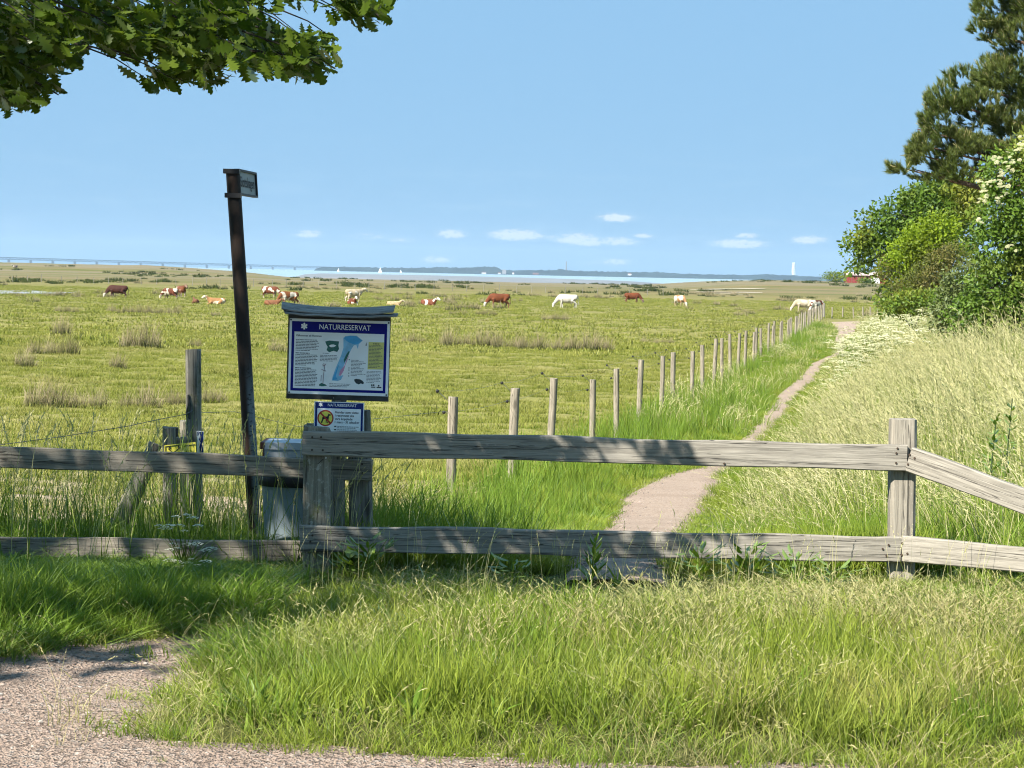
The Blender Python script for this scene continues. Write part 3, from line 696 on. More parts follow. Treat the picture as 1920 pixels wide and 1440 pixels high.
while yw < 190:
    x = wf_x(yw) + g_.uniform(-.06, .06); top = TOPS.get(k, None)
    zg = gzs(x, yw)
    if top is None: top = zg + g_.uniform(1.12, 1.28)
    w_ = g_.uniform(.092, .108)
    lean = Vector((g_.uniform(-.04, .04), g_.uniform(-.04, .04), 0)) if k else Vector((0, 0, 0))
    po = upright('post', WF, (x, yw, zg - .15), Vector((x, yw, top)) + lean, w_, w_, M['round_post'], 40 + k, n=12 if k < 12 else 8, wob=.004)
    posts.append((x, yw, zg, top))
    if k < 26:
        L = (Vector((x, yw, top)) + lean - Vector((x, yw, zg - .15))).length
        insulator(po, (-w_ / 2, 0, L - .035), (-.155, -.02, L + .055)); insulator(po, (-w_ / 2 + .004, 0, L - .17), (-w_ / 2 - .03, -.01, L - .16))
    yw += 3.8; k += 1
xc, yc = wf_x(191), 191.0; zg = gzs(xc, yc)
upright('corner_post', WF, (xc, yc, zg - .2), (xc, yc, zg + 1.3), .19, .19, M['old_post'], 90, n=10); posts.append((xc, yc, zg, zg + 1.25))
for i, u in enumerate((1561, 1581, 1601.5, 1619, 1633, 1646, 1658, 1668, 1679)):
    yy_ = 192 + i * 1.3; p = at(u, 560, yy_); zg = gzs(p.x, yy_)
    upright('post', WF, (p.x, yy_, zg - .15), (p.x + g_.uniform(-.06, .06), yy_, zg + g_.uniform(.95, 1.1)), .12, .12, M['round_post'], 100 + i, n=6); posts.append((p.x, yy_, zg, zg + 1.0))
for kk, (dz, off) in enumerate(((.06, -.165), (-.15, -.085))):
    mb = MB(); pts = [Vector((x + off, y, t + dz)) - WF.location for x, y, zg, t in posts[:45]]
    full = []
    for p, q in zip(pts[:-1], pts[1:]):
        for j in range(4): t = j / 4; full.append(p.lerp(q, t) + Vector((0, 0, -.03 * 4 * t * (1 - t))))
    full.append(pts[-1]); mb.tube(full, .0016, 4, False); mb.build('wire', M['wire'], WF)
# far boundary fence across the pasture
FF = empty('far_wire_fence', (0, 392, -1.6)); tag(FF, 'far thin wire fence of small posts crossing the whole pasture behind the cattle', 'fence')
g_ = random.Random(9); me = None
for i in range(48):
    u = 8 + i * 45.8 / 1.7 if False else -10 + i * 30.5
    if u > 1260: break
    yy_ = 400 - u * .008 + g_.uniform(-2, 2); p = at(u + g_.uniform(-5, 5), 530, yy_); zg = gzs(p.x, yy_)
    if me is None:
        o = upright('post', FF, (p.x, yy_, zg - .1), (p.x, yy_, zg + 1.35), .11, .11, M['old_post'], 5, n=6); me = o.data
    else:
        o = link('post', me, FF); o.location = Vector((p.x, yy_, zg - .1)) - FF.location; o.rotation_euler = (g_.uniform(-.04, .04), g_.uniform(-.05, .05), g_.uniform(0, 3))
        o.scale = (1, 1, g_.uniform(.8, 1.12))

# ------------------------------------------------------------------ old gate posts on the left
GPO = empty('gate_post', at(365, 1000, 13.6)); GPO.location.z = gzs(GPO.location.x, 13.6)
tag(GPO, 'tall split grey gate post standing left of the leaning sign pole', 'post')
b_ = at(368, 1000, 13.6); b_.z = GPO.location.z - .2; t_ = at(363, 656, 13.6)
upright('post', GPO, b_, t_, .088, .085, M['old_post'], 51, chamfer=.2)
cr = [at(353, 740, 13.552), at(355, 760, 13.548), at(352, 778, 13.55), at(356, 786, 13.546)]
MB().tube([p - GPO.location for p in cr], [.006, .012, .014, .004], 6).build('split', M['board_dark'], GPO)
knot_c = at(354, 770, 13.545)
MB().tube([at(349, 776, 13.54) - GPO.location, at(358, 772, 13.53) - GPO.location, at(361, 768, 13.56) - GPO.location], .004, 6).build('wire_wrap', M['wire'], GPO)
pts = [at(352, 776, 13.54), at(300, 786, 13.2), at(240, 799, 12.95), at(120, 818, 12.75), at(0, 834, 12.6), at(-200, 850, 12.5)]
MB().tube([p - GPO.location for p in pts], .0022, 5, False).build('strand', M['wire'], GPO)
pts = [at(372, 774, 13.6), at(440, 772, 14.0), at(560, 800, 17), at(840, 771, 23.4)]
MB().tube([p - GPO.location for p in pts], .0018, 5, False).build('strand', M['wire'], GPO)
SP = empty('fence_post', at(322, 985, 13.4)); SP.location.z = gzs(SP.location.x, 13.4); tag(SP, 'short weathered post carrying the yellow warning sign, left of the tall gate post', 'post')
b_ = at(318, 985, 13.4); b_.z = SP.location.z - .2; upright('post', SP, b_, at(317, 801, 13.4), .078, .078, M['old_post'], 52, n=10)
a, b = rl(308, 828, 352, 826, 13.46); timber('cross_piece', SP, a, b, .06, .03, M['rail_dark'], 53)
SP2 = empty('fence_post', at(325, 985, 13.7)); SP2.location.z = gzs(SP2.location.x, 13.7); tag(SP2, 'short dark post stump right behind the post with the yellow sign', 'post')
b_ = at(323, 985, 13.7); b_.z = SP2.location.z - .2; upright('post', SP2, b_, at(324, 802, 13.7), .065, .065, M['board_dark'], 54, n=10)
SP3 = empty('fence_post', at(345, 970, 14.4)); SP3.location.z = gzs(SP3.location.x, 14.4); tag(SP3, 'round greenish mossy post half hidden behind the tall gate post', 'post')
b_ = at(346, 970, 14.4); b_.z = SP3.location.z - .2; upright('post', SP3, b_, at(346, 789, 14.4), .06, .06, M['post_moss'], 55, n=10)
BR = empty('brace_log', at(225, 975, 13.5)); BR.location.z = gzs(BR.location.x, 13.5); tag(BR, 'dark log slanting up to the short gate posts behind the left fence', 'log')
MB().tube([at(222, 985, 13.45) - BR.location, at(250, 925, 13.45) - BR.location, at(276, 870, 13.47) - BR.location, at(292, 832, 13.48) - BR.location], [.058, .055, .050, .044], 9).build('log', M['old_post'], BR)
YS = empty('warning_sign', at(338, 850, 13.34)); tag(YS, 'small yellow warning sign with black pictogram, mostly hidden behind the left rail', 'sign')
def Q(u, v, d, e): return at(u, v, d) - e.location
MB().prism([Q(308, 835, 13.34, YS), Q(366.5, 829, 13.34, YS), Q(369, 872, 13.34, YS), Q(309, 876, 13.34, YS)][::-1], (0, .006, 0)).build('plate', M['yellow'], YS)
mb = MB()
for a in ([(310.5, 837.5), (341, 834)], [(341, 834), (341, 874)], [(310.5, 837.5), (311, 874)], [(315, 841), (337, 859)], [(337, 839), (316, 857)], [(345, 836.5), (366, 833.5)]):
    mb.tube([Q(a[0][0], a[0][1], 13.337, YS), Q(a[1][0], a[1][1], 13.337, YS)], .0024, 4, True, False)
for (u, v) in ((318.5, 840), (335.5, 838)): mb.poly([Q(u + 2.2 * math.cos(t), v + 1.9 * math.sin(t), 13.336, YS) for t in np.arange(0, 6.28, .7)])
for (u, a, b) in ((349, 845, 868), (353.5, 848, 870), (358, 844, 866), (362, 846, 869)):
    for v in np.arange(a, b, 3.2): mb.poly([Q(u - .9, v, 13.336, YS), Q(u + .9, v, 13.336, YS), Q(u + .9, v + 2.1, 13.336, YS), Q(u - .9, v + 2.1, 13.336, YS)])
mb.build('pictogram', M['ink'], YS)
BS = empty('trail_marker', at(376, 850, 13.53)); tag(BS, 'narrow worn blue and white marker plate on the tall gate post', 'sign')
MB().prism([Q(368.5, 808, 13.535, BS), Q(381.5, 808.5, 13.535, BS), Q(381.5, 874, 13.535, BS), Q(369.5, 874, 13.535, BS)][::-1], (0, .005, 0)).build('plate', M['white'], BS)
MB().poly([Q(u, v, 13.533, BS) for u, v in ((373, 810), (380.8, 809.5), (381, 848), (374.5, 848), (373.5, 838), (376, 830), (373, 824), (375.5, 816))][::-1]).build('blue_field', M['blue2'], BS)
MB().poly([Q(u, v, 13.533, BS) for u, v in ((370, 810), (372, 809), (372.5, 815), (370.5, 818))][::-1]).build('flake', M['blue2'], BS)

# ------------------------------------------------------------------ leaning pole with street name sign
m, nt, out = NT('rusty_pole'); g = G(nt); o_ = g.obj(); sp = g.n('ShaderNodeSeparateXYZ'); nt.links.new(o_, sp.inputs[0])
n1 = g.noise(g.map(o_, (18, 18, 6)), 1.0, 5, .65); n2 = g.noise(g.map(o_, (40, 40, 90), (4, 0, 0)), 1.0, 3, .6)
c = g.mix(g.ramp(n1, .35, .7), (.012, .009, .007), (.038, .020, .012))
flake = g.math('MULTIPLY', g.ramp(sp.outputs[0], -.008, .016), g.math('SUBTRACT', 1.0, g.ramp(sp.outputs[2], .95, 1.35)))
c = g.mix(g.math('MULTIPLY', flake, g.ramp(n2, .30, .50)), c, (.16, .19, .20))
g.bsdf(out, c, .7, .3, g.bump(n1, .5, .003)); M['pole'] = m
NP = empty('sign_pole', at(484, 1010, 12.9)); NP.location.z = gzs(NP.location.x, 12.9); tag(NP, 'tall leaning rusty dark pole carrying a street name sign at its top', 'pole')
b_ = at(487, 1040, 12.9); b_.z = NP.location.z - .2; t_ = at(437, 321, 12.9)
po = upright('pole', NP, b_, t_, .078, .078, M['pole'], 61, n=14, wob=.001)
lo = at(447, 341, 12.9); c0 = Vector((lo.x, 12.90, lo.z)); dr = Vector((.042, .45, 0)).normalized(); nr = Vector((dr.y, -dr.x, 0))
tilt = (t_ - b_).normalized(); upv = (tilt - dr * tilt.dot(dr)).normalized()
def S(a, b, off=0.0): return c0 + dr * a + upv * b + nr * off - NP.location
MB().prism([S(.0, -.062), S(.46, -.062), S(.46, .062), S(.0, .062)], nr * -.004).build('name_plate', plain('grey_enamel', (.24, .26, .25), .5, .4, .08, 8), NP)
mb = MB()
for (a0, a1, b0, b1) in ((-.01, .47, .062, .074), (-.01, .47, -.074, -.062)):
    mb.prism([S(a0, b0, .012), S(a1, b0, .012), S(a1, b1, .012), S(a0, b1, .012)], nr * -.03)
mb.prism([S(.46, -.062, .012), S(.47, -.062, .012), S(.47, .062, .012), S(.46, .062, .012)], nr * -.03)
mb.build('sign_frame', M['black'], NP)
for zz in (.058, -.078): 
    q = S(-.02, zz); MB().box(-.075, .015, -.03, .03, -.013, .013, Matrix.Translation(q)).build('clamp', M['black'], NP)
FONT_CACHE = {}
def text_mesh(txt, size, bold=0.0, align='LEFT', spacing=1.0):
    cu = bpy.data.curves.new('lettering', 'FONT'); cu.body = txt; cu.size = size; cu.offset = bold * size; cu.align_x = align; cu.align_y = 'CENTER'; cu.space_character = spacing; cu.resolution_u = 3
    ob = bpy.data.objects.new('lettering', cu); COL.objects.link(ob); dg = bpy.context.evaluated_depsgraph_get()
    me = bpy.data.meshes.new_from_object(ob.evaluated_get(dg)); bpy.data.objects.remove(ob); bpy.data.curves.remove(cu); return me
tm = text_mesh('Slottshagen', .085, .012)
o = link('lettering', tm, NP, M['ink']); Rm = Matrix((dr, upv, nr)).transposed().to_4x4()
wdt = max(v.co.x for v in tm.vertices); tm.transform(Matrix.Translation(S(.045, .002, .0025)) @ Rm @ Matrix.Diagonal((.38 / wdt, 1.0, 1, 1)))

# ------------------------------------------------------------------ notice board
NBY = 11.98
NB = empty('notice_board', at(636, 1060, NBY + .09)); NB.location.z = gzs(NB.location.x, NBY + .09)
tag(NB, 'nature reserve notice board under a small curved wooden roof, text NATURRESERVAT', 'notice board')
px = NBY / FPX; c0 = at(635.5, 671, NBY)
RB = Matrix.Rotation(R(.62), 3, 'Y')
def W(du, dv, off=0.0):
    "board pixels right of / below the board's middle; off metres in front of its face"
    return c0 + RB @ Vector((du * px, -off, -dv * px)) - NB.location
upright('post', NB, (c0.x + .004, NBY + .10, -.25), W(-2, -70, -.10) + NB.location, .075, .075, M['old_post'], 71)
def slab(name, a, b, c, d, off, th, mat, par=None):
    return MB().prism([W(a, d, off), W(c, d, off), W(c, b, off), W(a, b, off)], RB @ Vector((0, th, 0))).build(name, mat, par or NB)
slab('backboard', -97, -79, 95, 79.5, 0, .022, M['board_dark'])
# roof: a thin curved plank with a second one under its front edge
def roof(name, u0, u1, v0, v1, yb, yf, th, sag, mat, seed):
    mb = MB(); n = 18; rings = []; g_ = random.Random(seed)
    for i in range(n + 1):
        t = i / n; u = u0 + (u1 - u0) * t; z = sag * (2 * t - 1) ** 2
        a = W(u, v0 - z, yb); b = W(u + (6 if t == 0 else 0), v1 - z, yf); dz = Vector((0, 0, -th)); j = g_.uniform(-.002, .002)
        rings.append([a, b + Vector((0, 0, j)), b + dz + Vector((0, 0, j)), a + dz])
    return mb.rings(rings, True, False).build(name, mat, NB)
roof('roof_plank', -112, 102, -95, -84, -.05, .12, .007, 7, M['roof_wood'], 3)
roof('roof_plank', -104, 110, -84, -79.5, .06, .15, .007, 4, M['roof_wood'], 4)
T = .003
sheet = slab('notice_sheet', -94, -71.5, 94, 69.5, .004, .0035, M['white'])
def flat(name, pts, off, mat): return MB().poly([W(a, b, off) for a, b in pts][::-1]).build(name, mat, sheet)
sheet.parent = NB
def rect(a, b, c, d): return [(a, b), (c, b), (c, d), (a, d)]
flat('blue_border', rect(-89.5, -66.5, 89, 64), .0046, M['blue'])
flat('white_field', rect(-84.5, -47, 84, 59), .0052, M['white'])
def letters(txt, u, v, h, off, mat, width=None, bold=0.0, par=None, Wf=W, base=NB):
    tm = text_mesh(txt, 1.0, bold); xs = [q.co.x for q in tm.vertices]; w0 = max(xs) - min(xs); zs = [q.co.y for q in tm.vertices]; h0 = .73
    sy = h * px / h0; sx_ = (width * px / w0) if width else sy
    o = link('lettering', tm, par or sheet, mat)
    o.matrix_basis = Matrix.Translation(Wf(u, v, off)) @ RB.to_4x4() @ Matrix.Rotation(math.pi / 2, 4, 'X') @ Matrix.Diagonal((sx_, sy, 1, 1)) @ Matrix.Translation((-min(xs), 0, 0))
    return o
letters('NATURRESERVAT', -38, -57, 10.2, .0052, M['white'], 96, .004)
def star(u, v, r, off, mat, par, Wf=W):
    mb = MB()
    for k in range(3):
        a = math.pi / 2 + k * math.pi / 3; c, s_ = math.cos(a), math.sin(a); wd = r * .27
        pts = [(c * r, s_ * r), (c * r * .85 - s_ * wd, s_ * r * .85 + c * wd), (c * r * .2 - s_ * wd * .8, s_ * r * .2 + c * wd * .8), (-c * r * .2 - s_ * wd * .8, -s_ * r * .2 + c * wd * .8), (-c * r * .85 - s_ * wd, -s_ * r * .85 + c * wd), (-c * r, -s_ * r), (-c * r * .85 + s_ * wd, -s_ * r * .85 - c * wd), (-c * r * .2 + s_ * wd * .8, -s_ * r * .2 - c * wd * .8), (c * r * .2 + s_ * wd * .8, s_ * r * .2 - c * wd * .8), (c * r * .85 + s_ * wd, s_ * r * .85 - c * wd)]
        mb.poly([Wf(u + x, v - y, off + k * .0002) for x, y in pts])
    return mb.build('emblem', mat, par)
star(-66.5, -57.5, 6.6, .0054, M['white'], sheet)
# small print: rows of word-long strokes, too fine to read
g_ = random.Random(77)
def greek(name, a, b, c, n, step, hgt, mat, last=1.0, ragged=.12, off=.0056):
    mb = MB()
    for i in range(n):
        v = b + i * step; end = c - g_.uniform(0, ragged) * (c - a)
        if i == n - 1: end = a + (c - a) * last
        u = a
        while u < end - 1:
            wl = min(g_.uniform(1.6, 6.5), end - u); mb.poly([W(x, y, off) for x, y in rect(u, v - hgt / 2, u + wl, v + hgt / 2)][::-1]); u += wl + .75
    return mb.build(name, mat, sheet)
IX, IY = -84.5, -47          # corner of the white field
letters('Välkommen till Flommen', IX + 3, IY + 7.2, 3.6, .0056, M['ink'], 48, .02)
greek('small_print', IX + 3, IY + 15, IX + 47, 8, 2.85, 1.2, M['grey_ink'], .6)
greek('small_heading', IX + 3, IY + 40, IX + 31, 1, 3, 1.6, M['ink'])
greek('small_print', IX + 3, IY + 43.2, IX + 45, 8, 2.75, 1.2, M['grey_ink'], .5)
greek('small_heading', IX + 3, IY + 68, IX + 33, 1, 3, 1.6, M['ink'])
greek('small_print', IX + 3, IY + 71.2, IX + 46, 12, 2.7, 1.2, M['grey_ink'], .9)
flat('bird_picture', [(IX + a, IY + b) for a, b in ((58, 17), (66, 15), (84, 16), (83, 24), (84.5, 30), (81, 36), (74, 34), (66, 37), (61, 33), (63, 27), (60, 22))], .0056, M['green_print'])
flat('bird', [(IX + a, IY + b) for a, b in ((65, 25), (69, 22.5), (74, 22), (79, 24), (75, 27), (69, 27.5))], .006, M['white'])
greek('small_print', IX + 49, IY + 43, IX + 83, 5, 2.6, 1.0, M['grey_ink'], .7)
greek('small_print', IX + 54, IY + 39, IX + 66, 1, 2, .9, M['grey_ink'])
def C(x, y): return ((x - 262) / 5.143 + IX, (y - 372 - (x - 262) * .026) / 5.12 + IY)
flat('map', [C(*p) for p in ((735, 432), (752, 415), (800, 408), (862, 410), (922, 456), (885, 492), (878, 540), (862, 500), (838, 502), (812, 545), (775, 630), (750, 690), (730, 745), (700, 800), (745, 790), (722, 835), (690, 846), (636, 842), (640, 812), (664, 735), (692, 665), (718, 600), (738, 525))], .0056, M['pale_blue'])
flat('map_sea', [C(*p) for p in ((742, 436), (756, 420), (800, 413), (858, 415), (914, 457), (880, 488), (838, 492), (800, 480), (768, 462))], .006, M['sky_blue'])
flat('map_water', [C(*p) for p in ((640, 838), (646, 815), (690, 700), (700, 690), (672, 800), (690, 830))], .006, M['sky_blue'])
flat('map_wood', [C(*p) for p in ((800, 562), (788, 560), (768, 590), (745, 640), (748, 672), (775, 630))], .0062, M['green_print'])
flat('map_village', [C(*p) for p in ((800, 585), (772, 640), (752, 700), (712, 745), (700, 795), (720, 795), (748, 745), (762, 690), (785, 630))], .0064, M['pink'])
MB().poly([W(*C(*p), .0056) for p in ((958, 470), (950, 505), (962, 505))]).build('north_arrow', M['ink'], sheet)
mb = MB()
for pts in (((553, 672), (560, 720), (553, 790), (550, 870)), ((540, 690), (558, 705), (575, 680)), ((533, 735), (556, 745), (578, 752)), ((532, 790), (530, 850))):
    mb.tube([W(*C(*p), .0062) for p in pts], .0016, 4, True, False)
mb.build('plant_drawing', plain('print_mauve', (.20, .12, .16), .5), sheet)
flat('plant_leaves', [C(*p) for p in ((512, 880), (535, 865), (575, 880), (590, 892), (540, 898), (512, 892))], .0058, M['green_print'])
flat('text_panel', [C(*p) for p in ((980, 470), (1128, 473), (1128, 733), (976, 733))], .0056, M['box_yellow'])
a = C(985, 500); greek('small_print', a[0], a[1], a[0] + 26, 17, 2.6, .9, M['grey_ink'], .6, .25, .006)
a = C(1022, 487); greek('small_heading', a[0], a[1], a[0] + 12, 1, 2, 1.5, M['ink'], off=.006)
a = C(968, 750); greek('small_print', a[0], a[1], a[0] + 28, 9, 2.6, .9, M['grey_ink'], .5)
a = C(815, 645); greek('legend', a[0], a[1], a[0] + 28, 12, 2.6, .9, M['grey_ink'], .4, .5)
mb = MB()
for y in (640, 720, 740, 770, 797):
    u, v = C(797, y); mb.poly([W(x, z, .0056) for x, z in rect(u - .9, v - .9, u + .9, v + .9)][::-1])
mb.build('legend_marks', M['ink'], sheet)
a = C(612, 872); greek('small_print', a[0], a[1], a[0] + 41, 3, 2.6, .9, M['grey_ink'], .8)
flat('toad_picture', [C(*p) for p in ((850, 830), (870, 824), (905, 828), (930, 842), (946, 862), (938, 876), (915, 868), (895, 878), (870, 868), (852, 845))], .0056, plain('print_charcoal', (.03, .045, .05), .5, .3, .4, 300))
mb = MB()
for cx, cy in ((1022, 884), (1040, 884), (1088, 890)): 
    u, v = C(cx, cy); mb.poly([W(u + 1.7 * math.cos(t), v + 1.7 * math.sin(t), .0056) for t in np.arange(0, 6.28, .8)])
for cx, cy, w_ in ((1015, 903, 8), (1068, 905, 9)):
    u, v = C(cx, cy); mb.poly([W(x, z, .0056) for x, z in rect(u, v - 1, u + w_, v + 1)][::-1])
mb.build('logo', M['ink'], sheet)
for (u, v) in ((-91.5, -69), (91.5, -68.5), (-91.5, 67.3), (91, 67)): disc('screw', NB, W(u, v, .0045), (0, -1, 0), 1.6 * px, M['black'])
disc('screw', NB, W(-8, 75.5, .0), (0, -1, 0), 1.1 * px, M['wire'])

# dog notice below the board
c0 = at(635, 803, NBY + .005); px = (NBY + .005) / FPX
DS = empty('dog_notice', at(635, 850, NBY)); tag(DS, 'blue and white notice with crossed-out dog symbol below the notice board', 'sign')
def W2(du, dv, off=0.0): return c0 + RB @ Vector((du * px, -off, -dv * px)) - DS.location
def flat2(name, pts, off, mat, par): return MB().poly([W2(a, b, off) for a, b in pts][::-1]).build(name, mat, par)
plate = MB().prism([W2(-47, 50), W2(47, 50), W2(47, -49.5), W2(-47, -49.5)], RB @ Vector((0, .003, 0))).build('plate', M['white'], DS)
flat2('blue_border', rect(-45, -48, 45, 48), .0008, M['blue2'], plate); flat2('white_field', rect(-41, -37, 41, 44.5), .0014, M['white'], plate)
letters('NATURRESERVAT', -21.5, -43, 5.6, .0014, M['white'], 54, .004, plate, W2); star(-35, -43.5, 3.9, .0016, M['white'], plate, W2)
def circ(cx, cy, r, n=28): return [(cx + r * math.cos(6.2832 * k / n), cy + r * math.sin(6.2832 * k / n)) for k in range(n)]
CX, CY = -25.3, -18.5
flat2('red_ring', circ(CX, CY, 15.3), .0020, M['red'], plate); flat2('yellow_disc', circ(CX, CY, 12.7), .0025, M['yellow'], plate)
dog = [(-8.5, 8.5), (-6.5, 3), (-6, -1.5), (-2, -3.2), (3.2, -3), (5, -6.5), (4.2, -9), (6, -8), (10.2, -6.8), (9.8, -4.8), (7, -4.5), (6.4, -1), (6, 2.5), (5.2, 9.5), (3.6, 9.5), (4, 3), (2.6, 2), (2.2, 9), (.8, 9), (.8, 2), (-2.8, 1.6), (-4.2, 4.2), (-5.8, 9.5), (-7.2, 9.5)]
flat2('dog', [(CX + a, CY + b) for a, b in dog], .0030, M['ink'], plate)
q = 13.2 * .7071; wq = 1.1
flat2('red_bar', [(CX - q - wq, CY - q + wq), (CX - q + wq, CY - q - wq), (CX + q + wq, CY + q - wq), (CX + q - wq, CY + q + wq)], .0035, M['red'], plate)
for i, (t, wd) in enumerate((('Hundar som vistas', 44), ('i reservatet ska', 36), ('vara kopplade', 33), ('1 mars - 31 oktober', 46))):
    letters(t, -7.5, -30 + i * 6.2, 4.5, .0020, M['ink'], wd, .018, plate, W2)
mb = MB()
for j, v in enumerate((-3.2, 2.6)):
    for r_ in range(2):
        u = -2.5
        while u < 34 - 4 * (r_): wl = g_.uniform(2, 5); mb.poly([W2(x, y, .002) for x, y in rect(u, v + r_ * 2.3 - .5, u + wl, v + r_ * 2.3 + .5)][::-1]); u += wl + .8
    mb.poly([W2(x, y, .002) for x, y in rect(-8.5, v - 1.2, -4.5, v + 1.2)][::-1])
mb.build('small_print', M['grey_ink'], plate)

# ------------------------------------------------------------------ litter bin
m, nt, out = NT('bin_zinc'); g = G(nt); o_ = g.obj()
n1 = g.noise(o_, 7, 5, .6); c = g.mix(g.ramp(n1, .35, .65), (.22, .28, .305), (.28, .34, .36)); n2 = g.noise(g.map(o_, (30, 30, 4)), 1, 4, .6)
g.bsdf(out, g.mix(g.ramp(n2, .55, .75, 0, .35), c, (.13, .14, .13)), .7, .25, g.bump(n1, .15, .01)); M['bin'] = m
BI = empty('litter_bin', at(560, 1010, 12.62)); BI.location.z = gzs(BI.location.x, 12.62) - .02
tag(BI, 'grey sheet metal litter bin with pale rusty lid behind the left fence', 'litter bin')
zt = at(530, 893, 12.62).z - BI.location.z; rb = .21
def ring(r, z, n=32, sq=.9): return [Vector((r * math.copysign(abs(math.cos(6.2832 * k / n)) ** .8, math.cos(6.2832 * k / n)), r * sq * math.copysign(abs(math.sin(6.2832 * k / n)) ** .8, math.sin(6.2832 * k / n)), z)) for k in range(n)]
MB().rings([ring(.175, .0), ring(.182, .03), ring(rb - .002, zt - .03), ring(rb + .004, zt - .015), ring(rb + .004, zt)], True, True).build('body', M['bin'], BI)
MB().rings([ring(rb + .012, zt - .045), ring(rb + .022, zt - .02), ring(rb + .018, zt + .02), ring(rb - .02, zt + .04)], True, True).build('bag_rim', M['black'], BI)
hx = at(627, 905, 12.5) - BI.location
mb = MB(); mb.tube([(hx.x - .05, -.02, zt + .01), (hx.x - .005, -.03, zt - .005), (hx.x, -.03, zt - .05), (hx.x - .03, -.02, zt - .07)], [.03, .034, .03, .02], 9); mb.build('bag_knot', M['blue2'], BI)
zl = at(530, 826, 12.62).z - BI.location.z; zl0 = at(530, 851, 12.62).z - BI.location.z
m, nt, out = NT('rusty_white_lid'); g = G(nt); o_ = g.obj(); sp = g.n('ShaderNodeSeparateXYZ'); nt.links.new(o_, sp.inputs[0])
n1 = g.noise(o_, 22, 5, .7); ed = g.ramp(sp.outputs[0], -.215, -.145, 1, 0)
f = g.math('ADD', g.math('MULTIPLY', ed, .8), g.math('MULTIPLY', n1, .55)); f = g.ramp(f, .62, .8)
g.bsdf(out, g.mix(f, (.42, .45, .48), (.13, .03, .015)), .6, .4); M['lid'] = m
mb = MB(); hwd = .205
for (z0, z1, ins) in ((zl0 - .006, zl0 + .030, .012), (zl0 + .036, zl + .0, 0.0)):
    x0, x1 = -hwd + ins, hwd - ins
    mb.rings([[Vector((x, y, z)) for x, y in ((x0, -.16 + ins), (x1, -.16 + ins), (x1, .16 - ins), (x0, .16 - ins))] for z in (z0, z1)], True, False)
mb.box(-.19, .19, -.145, .145, zl0 + .029, zl0 + .037)
mb.build('lid', M['lid'], BI)
mb = MB()
for x in (-.17, .17): mb.box(x - .008, x + .008, .12, .13, zt, zl0)
mb.build('lid_stay', M['bin'], BI)
MB().box(-.18, .18, .10, .118, zt + .03, zl0 - .004).build('back_plate', M['black'], BI)
